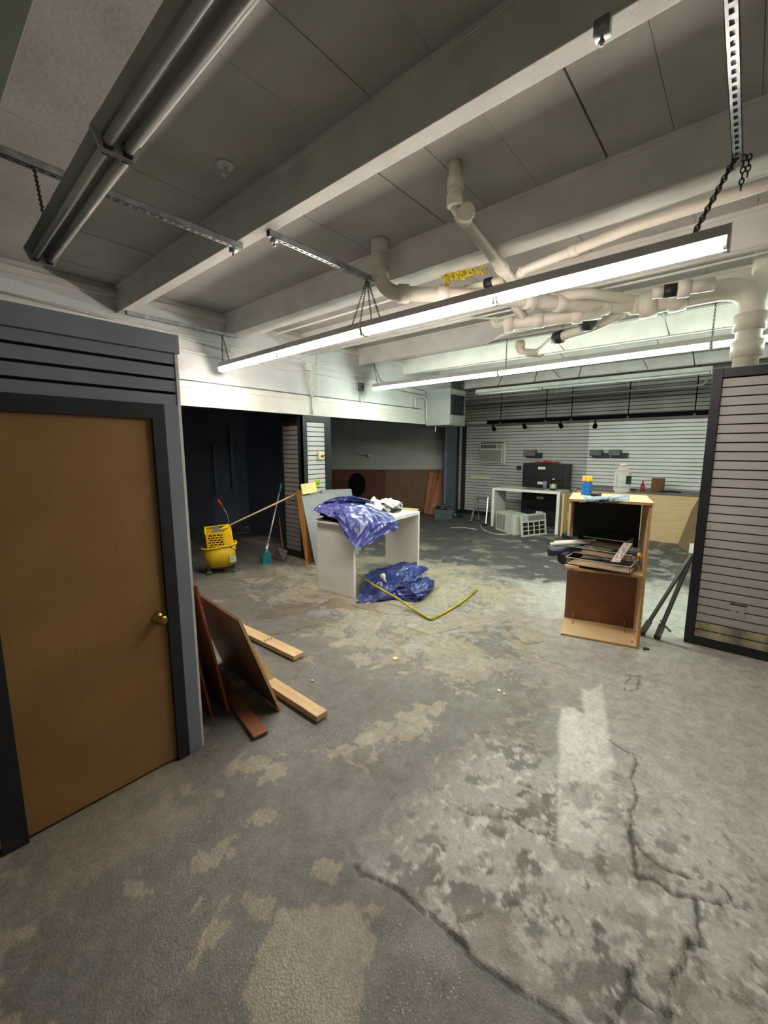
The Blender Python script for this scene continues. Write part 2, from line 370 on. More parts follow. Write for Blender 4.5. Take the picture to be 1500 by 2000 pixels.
vn = N.new('ShaderNodeTexNoise'); vn.inputs['Scale'].default_value = 2.2; L.new(tc.outputs['Object'], vn.inputs['Vector'])
v2 = N.new('ShaderNodeMapRange'); v2.inputs[1].default_value = .5; v2.inputs[2].default_value = .62; L.new(vn.outputs[0], v2.inputs[0])
v3 = N.new('ShaderNodeMath'); v3.operation = 'MULTIPLY'; L.new(vm.outputs[0], v3.inputs[0]); L.new(v2.outputs[0], v3.inputs[1])
m9 = N.new('ShaderNodeMix'); m9.data_type = 'RGBA'; L.new(v3.outputs[0], m9.inputs[0]); L.new(mx.outputs[2], m9.inputs[6]); m9.inputs[7].default_value = (.5, .48, .44, 1)
L.new(m9.outputs[2], b.inputs['Base Color'])
n6 = N.new('ShaderNodeTexNoise'); n6.inputs['Scale'].default_value = 3.5; n6.inputs['Detail'].default_value = 5; L.new(tc.outputs['Object'], n6.inputs['Vector'])
m6 = N.new('ShaderNodeMapRange'); m6.inputs[1].default_value = .35; m6.inputs[2].default_value = .7; m6.inputs[3].default_value = .42; m6.inputs[4].default_value = .75; L.new(n6.outputs[0], m6.inputs[0]); L.new(m6.outputs[0], b.inputs['Roughness'])
n7 = N.new('ShaderNodeTexNoise'); n7.inputs['Scale'].default_value = 110; n7.inputs['Detail'].default_value = 5; L.new(tc.outputs['Object'], n7.inputs['Vector'])
bp = N.new('ShaderNodeBump'); bp.inputs['Strength'].default_value = .5; bp.inputs['Distance'].default_value = .006; L.new(n7.outputs[0], bp.inputs['Height']); L.new(bp.outputs[0], b.inputs['Normal'])
me.materials.append(fm)
for p in (): pass
me.polygons.foreach_set('use_smooth', np.ones(len(qd), bool))
fo = bpy.data.objects.new('floor', me); COL.objects.link(fo); fo['kind'] = 'structure'; fo['label'] = 'worn concrete floor with peeling grey paint, stains and cracks'
# ---- ceiling: slab, plank panels, beams
ceil = thing('ceiling', (4, 2, ZC+.03), 'painted plank ceiling on steel beams', kind='structure')
box('ceiling_slab', (-3.2, -3.6, ZC+.03), (XF+5, 12, ZC+.2), 'ceil_paint', ceil)
BX = [-.9, .10, 1.803, 3.08, 4.36, 5.64, 6.92, 8.2, 9.48]
BWD = .10
BWS = {.10: .385, 3.08: .24}
ys = [-3.6, -2.4, -1.6, -.8, -.3, .12, .49, .83, 1.25, 1.63, 1.99, 2.35, 2.755, 3.15, 3.55, 3.94, 4.33, 4.75, 5.1, YH+.3]
for i, x in enumerate(BX):
    x1 = BX[i+1] if i+1 < len(BX) else XF
    for j in range(len(ys)-1):
        if x < .4 and ys[j+1] < 1: continue
        zo = random.uniform(-.003, .003); wide_ = x == 1.803
        g0 = .005 if wide_ and ys[j] in (.83, 1.99, 2.755) else .0012; g1 = .005 if wide_ and ys[j+1] in (.83, 1.99, 2.755) else .0012
        box('ceiling_panel', (x+BWS.get(x, BWD), ys[j]+g0, ZC+zo), (x1, ys[j+1]-g1, ZC+.04), 'ceil_paint', ceil)
for x in BX:
    bw_ = BWS.get(x, BWD); q = MB(); pf = [(.010, ZC+.02), (-.006, ZC+.02), (-.006, ZC-.028), (.010, ZC-.03), (.010, ZB+.014), (0, ZB+.012), (0, ZB), (bw_, ZB), (bw_, ZB+.012), (bw_-.010, ZB+.014), (bw_-.010, ZC-.03), (bw_+.006, ZC-.028), (bw_+.006, ZC+.02), (bw_-.01, ZC+.02)]
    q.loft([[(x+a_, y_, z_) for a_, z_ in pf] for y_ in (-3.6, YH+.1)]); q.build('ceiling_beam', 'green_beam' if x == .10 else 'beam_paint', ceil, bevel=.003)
# bridging rods between far beams
for (x0, x1, y) in [(4.46, 5.64, 1.9), (5.74, 6.92, 2.3), (5.74, 6.92, .95), (7.02, 8.2, 2.6), (7.02, 8.2, 1.2), (8.3, 9.48, 3.2), (8.3, 9.48, 1.6)]:
    MB().tube([(x0, y, ZC-.02), (x1, y, ZB+.02)], .008, 6).build('bridging_rod', 'beam_paint', ceil)
    MB().tube([(x0, y+.05, ZB+.02), (x1, y+.05, ZC-.02)], .008, 6).build('bridging_rod', 'beam_paint', ceil)
# ---- left wall with the header over two openings
wl = thing('wall_left', (4, YH, 0), 'white painted block wall above two wide openings', kind='structure')
HB = 2.345; XE = 8.75
box('wall_upper', (-3.2, YH+.02, 2.655), (XE, YH+.32, ZC+.05), 'block_paint', wl)
box('header_board', (1.2, YH, HB), (XE, YH+.02, 2.65), 'white_paint', wl, bevel=.003)
box('header_core', (1.2, YH+.02, HB+.03), (XE, YH+.32, 2.65), 'white_paint', wl)
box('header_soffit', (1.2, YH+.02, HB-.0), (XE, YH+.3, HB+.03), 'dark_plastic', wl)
box('ledge', (-3.2, YH-.03, 3.44), (XE, YH+.02, 3.5), 'white_paint', wl)
box('ledge', (-3.2, YH-.012, 3.18), (XE, YH+.02, 3.2), 'white_paint', wl)
box('board_seam', (1.2, YH-.006, 2.575), (XE, YH, 2.585), 'white_paint', wl)
# column between the openings
cl = thing('wall_column', (4.6, 5.7, 0), 'black framed slatwall column between the two openings', kind='structure')
CX0, CX1, CY0, CY1 = 4.30, 4.90, YH, 5.96
box('core', (CX0+.02, CY0+.02, 0), (CX1-.02, CY1-.02, HB), 'groove', cl)
for nm, a, b_ in [('corner_trim', (CX0-.012, CY0-.012, 0), (CX0+.10, CY0+.02, HB)), ('corner_trim', (CX0-.012, CY0-.012, 0), (CX0+.02, CY0+.09, HB)), ('edge_trim', (CX1-.12, CY0-.012, 0), (CX1+.012, CY0+.03, HB)), ('edge_trim', (CX0-.012, CY1-.05, 0), (CX0+.02, CY1, HB)),
                  ('top_trim', (CX0+.1, CY0-.012, HB-.10), (CX1-.12, CY0+.02, HB)), ('top_trim', (CX0-.012, CY0+.09, HB-.10), (CX0+.02, CY1-.05, HB)), ('base_trim', (CX0+.1, CY0-.012, 0), (CX1-.12, CY0+.02, .1)), ('base_trim', (CX0-.012, CY0+.09, 0), (CX0+.02, CY1-.05, .12))]:
    box(nm, a, b_, 'black_frame', cl)
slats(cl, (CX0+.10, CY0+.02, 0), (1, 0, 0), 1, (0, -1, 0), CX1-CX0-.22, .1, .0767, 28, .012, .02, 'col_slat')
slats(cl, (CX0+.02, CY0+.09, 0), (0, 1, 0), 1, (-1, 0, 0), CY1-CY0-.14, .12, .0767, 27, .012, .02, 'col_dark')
# ---- far wall of slatwall
wf = thing('wall_far', (XF, 2.5, 0), 'light grey slatwall along the far end of the room', kind='structure')
box('wall_core', (XF+.02, -3.6, 0), (XF+.2, 6.2, ZC+.05), 'groove', wf)
PF = .0803
slats(wf, (XF+.02, 2.86, 0), (0, 1, 0), 1, (-1, 0, 0), 3.32, .1, PF, 30, .013, .02, 'light_slat')
slats(wf, (XF+.02, -3.6, 0), (0, 1, 0), 1, (-1, 0, 0), 6.455, .1, PF, 30, .013, .02, 'white_slat')
slats(wf, (XF+.02, -3.6, 0), (0, 1, 0), 1, (-1, 0, 0), 9.78, .1+30*PF, PF, 13, .015, .016, 'upper_wall')
bf = box('baseboard_far', (XF-.012, -3.6, 0), (XF+.02, 6.18, .1), 'black_frame', None, kind='structure', label='black baseboard under the far slatwall')
# end return: blue grey side, narrow slat panel, black posts
we = thing('wall_end', (10.1, 6.2, 0), 'narrow blue grey return wall with slat panel beside far wall', kind='structure')
box('return_core', (9.7, 6.19, 0), (XF+.2, 6.25, ZC+.05), 'dark_wall', we)
box('return_face', (9.70, 6.17, 0), (10.32, 6.19, 2.42), 'blue_panel', we)
for k in range(38): box('perforation', (9.715, 6.164, .25+k*.055), (9.735, 6.172, .28+k*.055), 'ivory', we)
box('post', (10.30, 6.13, 0), (10.36, 6.19, 2.47), 'black_frame', we)
slats(we, (10.36, 6.19, 0), (1, 0, 0), 1, (0, -1, 0), .19, .1, .0803, 29, .01, .03, 'light_slat')
box('post', (10.55, 6.05, 0), (XF, 6.19, 2.47), 'black_frame', we)
box('base', (10.36, 6.14, 0), (10.55, 6.19, .1), 'black_frame', we)
box('upper_face', (XE, 6.17, 2.42), (XF+.02, 6.19, ZC+.03), 'upper_wall', we)
# ---- door partition on the near left
wp = thing('wall_partition', (0, YD+.1, 0), 'dark grey slatwall partition holding the brown door', kind='structure')
XR = 1.06
box('partition_core', (-3.2, YD+.03, 0), (XR-.02, YD+.13, 2.39), 'groove', wp)
for k, (a, b_) in enumerate([(2.035, 2.092), (2.107, 2.163), (2.178, 2.236), (2.251, 2.304)]):
    box('slat', (-3.2, YD, a), (XR-.012, YD+.03, b_), 'grey_slat', wp)
box('top_board', (-3.2, YD-.014, 2.306), (XR+.012, YD+.03, 2.402), 'grey_slat', wp, bevel=.003)
box('end_trim', (XR-.012, YD-.004, 0), (XR+.004, YD+.14, 2.306), 'white_paint', wp)
box('post', (.965, YD-.012, 0), (XR-.012, YD+.03, 2.035), 'grey_slat', wp, bevel=.003)
slats(wp, (-3.2, YD+.03, 0), (1, 0, 0), 1, (0, -1, 0), 3.2+.13, .02, .074, 27, .006, .03, 'pale_slat')
dr = thing('door_1', (.57, YD, 0), 'brown hollow-core door in a black frame', kind='structure')
box('door_leaf', (.222, YD+.0, .012), (.905, YD+.035, 1.958), 'brown_door', dr, bevel=.002)
fr = MB(); fr.box((.905, YD-.022, 0), (.968, YD+.03, 2.035)); fr.box((.13, YD-.022, 0), (.222, YD+.03, 2.035)); fr.box((.222, YD-.022, 1.958), (.905, YD+.03, 2.035))
fr.build('door_frame', 'black_frame', dr)
kp = PY(309, 1207, YD)
kb = MB(); kb.lathe((kp.x, YD, kp.z), [(.034, 0), (.034, .006), (.026, .012), (.012, .016), (.012, .03), (.024, .036), (.028, .048), (.027, .06), (.018, .068), (.001, .07)], 20, (0, -1, 0)); kb.build('door_knob', 'brass', dr)
MB().box((kp.x+.033, YD-.004, kp.z-.028), (kp.x+.045, YD+.002, kp.z+.028)).build('latch_plate', 'brass', dr)
# partition return side (not in view) closes the little room
box('wall_partition_side', (XR-.14, YD+.13, 0), (XR-.02, YH+.02, 2.39), 'dark_wall', None, kind='structure', label='side of the partition room')
# ---- right free-standing slat panel
rp = thing('wall_divider', (XP, -1, 0), 'tall slatwall divider panel in a black frame', kind='structure')
RY = .30; RZ = 2.484
box('core', (XP+.02, -3.5, .03), (XP+.10, RY-.02, RZ-.02), 'groove', rp)
box('stile', (XP-.015, RY-.072, 0), (XP+.12, RY, RZ), 'black_frame', rp, bevel=.003)
box('top_rail', (XP-.015, -3.5, RZ-.075), (XP+.12, RY-.072, RZ), 'black_frame', rp, bevel=.003)
box('bottom_rail', (XP-.015, -3.5, 0), (XP+.12, RY-.072, .072), 'black_frame', rp, bevel=.003)
RS = slats(rp, (XP+.02, -3.5, 0), (0, 1, 0), 1, (-1, 0, 0), 3.5+RY-.074, .078, .0777, 30, .011, .02, 'pale_slat')
for s_ in RS[:2]:
    o2 = s_; o2.data = o2.data.copy(); o2.data.materials.clear(); o2.data.materials.append(M['slatedirt'])
op = PX(1440, 1195, XP)
ob = MB().box((XP-.006, op.y-.05, op.z-.05), (XP, op.y+.045, op.z+.055)); ob.build('cover_plate', 'pale_slat', rp)
box('cover_gap', (XP-.003, op.y-.06, op.z+.055), (XP, op.y+.055, op.z+.068), 'groove', rp)
MB().lathe((XP-.006, op.y, op.z), [(.008, 0), (.008, .004), (.001, .006)], 10, (-1, 0, 0)).build('screw', 'steel', rp)
# ---- rooms behind the openings
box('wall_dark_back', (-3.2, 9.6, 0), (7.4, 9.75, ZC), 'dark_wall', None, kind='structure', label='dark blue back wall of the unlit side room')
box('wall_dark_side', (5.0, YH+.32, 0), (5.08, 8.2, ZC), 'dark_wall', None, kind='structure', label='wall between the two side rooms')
bn = V(math.cos(YAW), math.sin(YAW), 0); bt = V(-math.sin(YAW), math.cos(YAW), 0)
wb = thing('wall_back', bn*12.05, 'grey concrete wall with brown wainscot behind the second opening', kind='structure')
o_ = bn*12.05
MB().obox(o_-bt*2.4, bt*4.8, bn*.15, V(0, 0, ZC)).build('wall_face', 'dim_wall', wb)
def bt_at(u): d = ray(u, 950); k = 12.02/(d.x*bn.x+d.y*bn.y); return (d*k).dot(bt)
t0, t1, t2 = bt_at(645), bt_at(752), bt_at(880)
MB().obox(bn*12.0+bt*t1, bt*(t0-t1), bn*.05, V(0, 0, 1.245)).build('wainscot_panel', mat('wains_red', '#6b3526', '#5b2b1f', 3, .6), wb)
MB().obox(bn*12.0+bt*t2, bt*(t1-.004-t2), bn*.05, V(0, 0, 1.245)).build('wainscot_panel', 'darkbrown', wb)
MB().obox(bn*11.99+bt*t2, bt*(t0-t2), bn*.06, V(0, 0, .02)).build('wainscot_base', 'dark_plastic', wb)
MB().obox(bn*11.99+bt*t2+V(0, 0, 1.245), bt*(t0-t2), bn*.06, V(0, 0, .03)).build('wainscot_cap', 'dim_wall', wb)
# walls out of view that close the room
box('wall_near', (-3.3, -3.7, 0), (XF+.2, -3.6, ZC), 'white_paint', None, kind='structure', label='plain white end wall of the room')
box('wall_near_side', (-3.3, -3.6, 0), (-3.2, YH, ZC), 'white_paint', None, kind='structure', label='plain white side wall of the room')
# ================================================================== LIGHT FIXTURES
def chain(a, b, parent, name='chain', link=.028, r=.0028):
    a, b = V(a), V(b); d = b-a; n = max(2, int(d.length/(link*.72))); d.normalize()
    s1 = d.cross(V(0, 1, .3)).normalized(); s2 = d.cross(s1)
    q = MB()
    for i in range(n):
        c = a+(b-a)*((i+.5)/n); sd = s1 if i % 2 else s2
        pts = [c+d*(math.cos(t)*link/2)+sd*(math.sin(t)*link*.28) for t in [2*math.pi*k/8 for k in range(8)]]
        q.tube(pts, r, 4, closed=True)
    return q.build(name, 'chain', parent)
def strip_light(y0, y1, x0, x1, z, label, group, lit=None, wide=.11, hmat='housing', nt_=2, tubes=2, ends=(True, True), hood=True):
    """strip fixture from (x0,y0) to (x1,y1); z is the underside of the tubes"""
    a, b = V(x0, y0, z), V(x1, y1, z); d = (b-a).normalized(); s = V(d.y, -d.x, 0)*1.0
    t = thing('light_fixture', (a+b)/2+V(0, 0, -.0), label, 'light fixture', group)
    u = V(0, 0, 1); Ln = (b-a).length
    prof = [(-wide/2, .052), (-wide*.33, .04), (wide*.33, .04), (wide/2, .052), (wide/2-.004, .06), (wide*.30, .11), (-wide*.30, .11), (-wide/2+.004, .06)]
    MB().loft([[p+s*c+u*h for c, h in prof] for p in (a, b)]).build('housing', hmat, t)
    for e, p, sg in ((ends[0], a, 1), (ends[1], b, -1)):
        if e: MB().loft([[p+d*k*sg+s*c*1.03+u*(h if h > .05 else h-.045) for c, h in prof] for k in (-.004, .008)]).build('end_plate', hmat, t)
    for j in range(nt_):
        p0 = a+d*(Ln*j/nt_+.022); p1 = a+d*(Ln*(j+1)/nt_-.022)
        for k in range(tubes):
            off = s*((k-(tubes-1)/2)*wide*.40)+u*.02
            if lit or lit is None:
                MB().tube([p0+off, p1+off], .0165, 10).build('tube', lit if lit else 'old_tube', t)
            for pe, sg in ((p0, -1), (p1, 1)): MB().obox(pe+off-s*.012-u*.022, d*sg*.016, s*.024, u*.05).build('lamp_holder', 'dark_plastic' if not lit else 'housing', t)
    return t
gl = 'strip lights hung in a row under the first bay'
A0, A1, A2 = V(2.93, 5.30, 2.80), V(2.855, 2.685, 2.80), V(2.87, .175, 2.80)
f1 = strip_light(A0.y, A1.y, A0.x, A1.x, 2.80, 'lit strip light on chains, its end by the white header wall', 'lit strip lights', 'tube_warm')
f2 = strip_light(A1.y-.01, A2.y, A1.x, A2.x, 2.80, 'lit strip light on chains, its end near the perforated strut', 'lit strip lights', 'tube_warm')
B = [V(5.70, 5.15), V(5.62, 2.75), V(5.60, .36), V(5.60, -2.0)]
f3 = strip_light(5.12, 2.77, 5.70, 5.70, 2.83, 'lit strip light beside the grey heater box', 'lit strip lights', 'tube_cool')
f4 = strip_light(2.76, .40, 5.70, 5.62, 2.83, 'lit strip light in front of the long unlit white strip', 'lit strip lights', 'tube_cool')
f5 = strip_light(.39, -2.0, 5.62, 5.62, 2.83, 'lit strip light behind the fat white vertical pipe', 'lit strip lights', 'tube_cool')
f0 = strip_light(3.00, 1.745, .655, .625, 2.80, 'unlit grey double strip light, its end near the white wall', 'unlit strip lights', None, wide=.15, hmat='housing_old', nt_=1)
f00 = strip_light(1.74, -.9, .622, .60, 2.80, 'unlit grey double strip light running over the door side', 'unlit strip lights', None, wide=.15, hmat='housing_old', nt_=1)
f6 = strip_light(4.17, 2.9, 7.66, 7.66, 2.85, 'unlit white strip light, the piece nearest the heater box', 'unlit white strips', None, nt_=1)
f7 = strip_light(2.89, .5, 7.66, 7.66, 2.85, 'unlit white strip light, the piece ending at the black framed divider', 'unlit white strips', None, nt_=1)
ZT = 2.91
def lerp(a, b, t): return a+(b-a)*t
S2 = V(2.875, 2.665, ZB-.02)
for yy, f in ((2.84, f1), (2.74, f1), (2.60, f2), (2.50, f2)): chain(S2, (2.86, yy, ZT), f)
SL = V(2.95, 5.28, ZB-.01)
for yy in (5.26, 5.10): chain(SL, (2.93, yy, ZT), f1)
SR = V(2.96, .19, ZB-.02)
for k in (-.012, .012): chain(SR+V(k, 0, 0), (2.87+k, .33, ZT), f2, link=.034, r=.0035)
chain(SR+V(.02, -.03, 0), SR+V(.02, -.03, -.16), f2, link=.034, r=.0035)
chain(SR+V(.03, -.05, 0), SR+V(.03, -.05, -.10), f2, link=.034, r=.0035)
for yy, f in ((5.05, f3), (4.95, f3)): chain((5.68, 5.12, ZB), (5.70, yy, 2.94), f)
for yy in (2.75, .5): chain((5.66, yy-.1, ZB), (5.66, yy-.1, 2.94), f4)
chain((5.64, -1.6, ZB), (5.62, -1.6, 2.94), f5)
chain(G(65, 320, ZB), (.62, 2.72, ZT), f0)
for yy in (3.9, 3.2): chain((8.2, yy, ZB), (7.68, yy-.15, 2.96), f6)
for yy in (2.4, .8): chain((8.2, yy, ZB), (7.68, yy-.1, 2.96), f7)
# ---- perforated strut channels
def strut(a, b, label, wd=.041, hh=.041):
    a, b = V(a), V(b); d = b-a; Ln = d.length; d.normalize(); s = V(-d.y, d.x, 0); q = MB()
    for sg in (-1, 1): q.obox(a+s*(sg*wd/2)-s*(.0025 if sg > 0 else 0), d*Ln, s*.0025, V(0, 0, hh))
    for sg in (-1, 1): q.obox(a+s*(sg*wd/2 if sg < 0 else wd/2-.013), d*Ln, s*.013, V(0, 0, .0025))
    n = int(Ln/.05)
    for i in range(n+1):
        p = a+d*(i*.05); l = min(.022, Ln-i*.05)
        if l > 0: q.obox(p-s*.0075, d*l, s*.015, V(0, 0, .0025))
    q.obox(a-s*wd/2+V(0, 0, hh-.002), d*Ln, s*wd, V(0, 0, .002))
    return q.build('strut_channel', 'galv', None, label, 'strut', 'perforated struts under the beams')
strut((.50, 2.967, ZB-.041), (1.85, 2.967, ZB-.041), 'perforated metal strut crossing behind the unlit double strip light')
strut((1.86, 2.645, ZB-.041), (3.0, 2.645, ZB-.041), 'perforated metal strut beside the bent white drain pipe')
strut((1.86, .185, ZB-.041), (3.06, .185, ZB-.041), 'perforated metal strut with loose chain ends hanging from it')
strut((1.84, 5.27, ZB-.041), (3.15, 5.27, ZB-.041), 'metal strut close against the white block wall')
# beam clamps
for p, l in ((G(455, 478, ZB), 'small beam clamp at the end of the long strut'), (G(535, 458, ZB), 'small beam clamp holding the strut near the drain pipe'), (G(1178, 40, ZB), 'small beam clamp with a dangling hook')):
    q = MB(); q.box((p.x-.02, p.y-.025, ZB-.05), (p.x+.02, p.y+.025, ZB+.0)); q.tube([(p.x, p.y, ZB-.04), (p.x, p.y, ZB-.08)], .006, 8); q.lathe((p.x, p.y, ZB-.075), [(.011, 0), (.011, .012)], 6)
    q.build('beam_clamp', 'galv', None, l, 'clamp')
# ceiling hook in a round escutcheon
p = G(440, 322, ZC)
q = thing('ceiling_hook', (p.x, p.y, ZC-.06), 'round ceiling plate with a small white hook', 'hook')
MB().lathe((p.x, p.y, ZC), [(.055, 0), (.055, -.008), (.04, -.014), (.03, -.016), (.001, -.016)], 24).build('plate', 'beam_paint', q)
MB().tube([(p.x, p.y, ZC-.01), (p.x, p.y, ZC-.05), (p.x-.02, p.y-.01, ZC-.075), (p.x-.03, p.y-.02, ZC-.06)], .012, 8).build('hook', 'beam_paint', q)
# ================================================================== PIPES
def bend(pts, rad=.12, seg=6):
    pts = [V(p) for p in pts]; out = [pts[0]]
    for i in range(1, len(pts)-1):
        a, b, c = pts[i-1], pts[i], pts[i+1]; da = (a-b).normalized(); dc = (c-b).normalized(); r = min(rad, (a-b).length*.45, (c-b).length*.45)
        p0, p1 = b+da*r, b+dc*r
        for k in range(seg+1):
            t = k/seg; out.append(p0*(1-t)**2+b*2*t*(1-t)+p1*t*t)
    return out+[pts[-1]]
def hub(q, p, d, r, l=.07):
    p, d = V(p), V(d).normalized(); q.tube([p-d*(l/2+.004), p-d*l/2, p+d*l/2, p+d*(l/2+.004)], [r*.98, r*1.24, r*1.24, r*.98], 14)
def pipe(pts, r, label, hubs=(), rad=.14, extra=None, name='drain_pipe', m='pvc', cat='pipe', group=None):
    P = [V(p) for p in pts]; t = thing(name, P[-1], label, cat, group)
    MB().tube(bend(P, rad), r, 16).build('pipe', m, t)
    for h in hubs:
        i, f = int(h), h-int(h); i = min(i, len(P)-2); a, b = P[i], P[i+1]; q = MB(); hub(q, a.lerp(b, f), b-a, r, r*1.5); q.build('coupling', m, t)
    return t
a0 = G(742, 470, ZC); zz = 3.15
pa = [a0, V(a0.x, a0.y, zz), G(905, 577, zz), G(1040, 588, zz), G(1170, 600, zz), G(1262, 597, zz)]
tA = pipe(pa, .062, 'white drain pipe dropping from ceiling and elbowing under the beams', (.12, .62, 1.28, 1.75, 2.95, 3.4, 4.1, 4.8), .2)
e0 = pa[-1]; EX, EY = 4.98, .10
pb = [e0, V(4.86, .62, 3.17), V(EX, EY, 3.20), V(EX, EY, RZ-.02)]
tB = pipe(pb, .092, 'fat white pipe with a wide elbow dropping onto the divider panel', (.06, .95, 2.42, 2.72), .34)
rz = MB(); 
tC = pipe([V(5.13, .03, ZC), V(5.13, .03, 3.34), V(4.99, .1, 3.05)], .085, 'white vertical riser joining the fat elbow from ceiling', (.3, .75), .1)
b0 = G(890, 318, ZC)
pB = [b0, V(b0.x, b0.y, 3.33), G(985, 530, 3.2), G(1012, 556, 3.19), pa[3]+V(0, 0, .08)]
tD = pipe(pB, .042, 'white pipe with an angled wye dropping from the ceiling', (.5, .9, 1.15, 1.95), .06)
q = MB(); w0 = V(b0.x, b0.y, 3.33).lerp(pB[2], .12); hub(q, w0+V(-.03, -.035, -.015), (-.6, -.7, -.3), .045, .10); q.build('cleanout', 'pvc', tD)
pC = [G(1003, 545, 3.2), G(1022, 528, 3.215), V(3.29, .692, 3.225), V(3.24, -.6, 3.23), V(3.2, -3.4, 3.24)]
tE = pipe(pC, .034, 'slim white pipe running along the second beam', (.8, 1.5), .06)
pD = [G(990, 634, 3.08), G(1060, 624, 3.08), G(1175, 610, 3.09)]
tF = pipe(pD, .062, 'white branch pipe with capped end and angled wye', (.08, .9, 1.6))
MB().tube([G(1030, 630, 3.09), G(1012, 604, 3.16), G(1008, 597, ZB)], .05, 14).build('wye', 'pvc', tF)
pE = [G(1016, 668, 3.2), G(1016, 688, 3.06), G(1052, 690, 3.05), G(1082, 662, 3.05), G(1160, 638, 3.06), G(1215, 612, 3.1)]
tG = pipe(pE, .050, 'grey-white pipe with two black rubber couplings', (.3, 2.1), .12)
for u, v in ((1092, 659), (1148, 632)):
    p = G(u, v, 3.05); d = pE[4]-pE[3]; q = MB(); hub(q, p, d, .056, .1); q.build('rubber_coupling', 'rubber', tG)
tH = pipe([G(1060, 583, 3.22), G(1150, 572, 3.2), G(1260, 590, 3.2), G(1340, 575, 3.2)], .045, 'white pipe ending in a coupling next to fat elbow', (.2, 1.9), .1)
q = MB(); c0, c1 = G(1282, 572, 3.1), G(1322, 566, 3.1)
tI = tB
dd = (c1-c0).normalized(); MB().tube([c0-dd*.03, c0+dd*.06], .046, 14).build('plug', 'pvc', tI); MB().tube([c0+dd*.05, c0+dd*.14], .054, 14).build('rubber_sleeve', 'rubber', tI)
q = MB(); hub(q, c0+dd*.19, dd, .055, .08); q.tube([c0+dd*.14, c1+dd*.25], .05, 14); q.build('hub', 'pvc', tI)
tJ = pipe([G(965, 620, 3.29), G(965, 636, 3.2), G(985, 632, 3.2), G(998, 622, 3.2)], .03, 'small white trap pipe bend beside the capped branch', (.3,), .05)
tK = pipe([G(900, 570, 3.25), G(925, 560, 3.25), G(985, 545, 3.25)], .032, 'short white pipe with black coupling under the torn ceiling', (.3,), .05)
q = MB(); p = G(955, 553, 3.25); hub(q, p, G(985, 545, 3.25)-G(925, 560, 3.25), .036, .07); q.build('rubber_coupling', 'rubber', tK)
# hanger sticks of conduit along the third and fourth beams
def conduit(pts, r, label, m='beam_paint', rad=.05, name='conduit'): return MB().tube(bend(pts, rad, 4), r, 8).build(name, m, None, label, 'conduit', 'thin conduits on ceiling and walls')
conduit([(4.33, YH, ZB-.02), (4.33, -3, ZB-.02)], .013, 'thin white conduit along the third beam, under its edge')
conduit([(4.50, YH, ZB-.012), (4.50, -3, ZB-.012)], .010, 'thin white conduit along the third beam, on its far side')
conduit([(4.42, YH-.6, ZB-.025), (4.42, 2.5, ZB-.025), (4.62, 2.3, ZB-.035), (4.62, 1.75, ZB-.02)], .012, 'white conduit with a dogleg below the third beam')
conduit([(5.6, 4.8, ZB-.02), (5.6, 2.9, ZB-.02), (5.25, 2.5, ZB-.03), (5.25, .9, ZB-.03)], .014, 'white conduit with an offset below the fourth beam')
conduit([(6.88, 4.9, ZB-.015), (6.88, -1, ZB-.015)], .012, 'white conduit along the fifth beam')
t = thing('overhead_pipe', (9.9, 3, 2.96), 'long white pipe above the track light rail', 'pipe')
MB().tube(bend([(9.9, 6.17, 2.98), (9.9, .75, 2.98), (9.9, .70, 3.1)], .05, 4), .017, 8).build('pipe', 'beam_paint', t)
for yy in (5.0, 3.4, 1.8): MB().tube([(9.9, yy, 2.98), (9.9, yy, ZC)], .006, 6).build('hanger_rod', 'beam_paint', t)
conduit([(3.46, YH-.6, ZB-.0), (3.46, 2.4, ZB-.0)], .012, 'short thin conduit just behind the second beam')
# torn yellow insulation hanging from ceiling
p = G(900, 540, 3.27); rr = random.Random(3); ia, ib = G(866, 548, 3.26), G(945, 530, 3.26)
t = thing('torn_insulation', (p.x, p.y, 3.22), 'tuft of torn yellow fibre insulation hanging by pipe', 'insulation')
q = MB()
for i in range(70):
    k = rr.random(); c = ia.lerp(ib, k)+V(rr.uniform(-.05, .05), rr.uniform(-.03, .03), rr.uniform(-.03, .03)+.012); f_ = rr.uniform(.5, 1.0)*(1-.5*k)
    q.lathe(c, [(.001, -.022*f_), (.022*f_, -.014*f_), (.030*f_, 0), (.020*f_, .013*f_), (.001, .02*f_)], 7, (rr.uniform(-1, 1), rr.uniform(-1, 1), 1))
o = q.build('fibre', 'insulation', t); o['kind'] = 'stuff'
# ---- wires and boxes on the header wall
jb = PY(600, 718, YH)
t = thing('junction_box', (jb.x, YH, jb.z), 'white junction box with two flexible cables on block wall', 'junction box')
box('box', (jb.x-.06, YH-.05, jb.z-.05), (jb.x+.06, YH+.02, jb.z+.06), 'white_paint', t, bevel=.004)
e1 = PY(608, 772, YH)
for k in (-.02, .02): MB().tube(bend([(jb.x+k, YH-.02, jb.z-.05), (jb.x+k, YH-.02, jb.z-.18), (e1.x+k, YH-.02, e1.z+.05), (e1.x+k, YH-.02, e1.z-.03)], .06), .012, 8).build('cable', 'white_paint', t)
conduit([(e1.x, YH-.018, e1.z), (e1.x, YH-.018, HB+.02)], .014, 'white conduit dropping from junction box to the column', rad=.02)
u0 = PY(617, 700, YH); conduit([(u0.x, YH-.015, u0.z+.1), (u0.x, YH-.015, 2.66)], .010, 'thin white vertical conduit on the block wall')
sw = PY(704, 756, YH)
t = thing('switch_box', (sw.x, YH, sw.z), 'small grey switch box on the white block wall', 'switch')
box('box', (sw.x-.045, YH-.05, sw.z-.07), (sw.x+.045, YH+.02, sw.z+.07), 'grey_plastic', t, bevel=.004); box('toggle', (sw.x-.01, YH-.062, sw.z-.02), (sw.x+.01, YH-.05, sw.z+.02), 'dark_plastic', t)
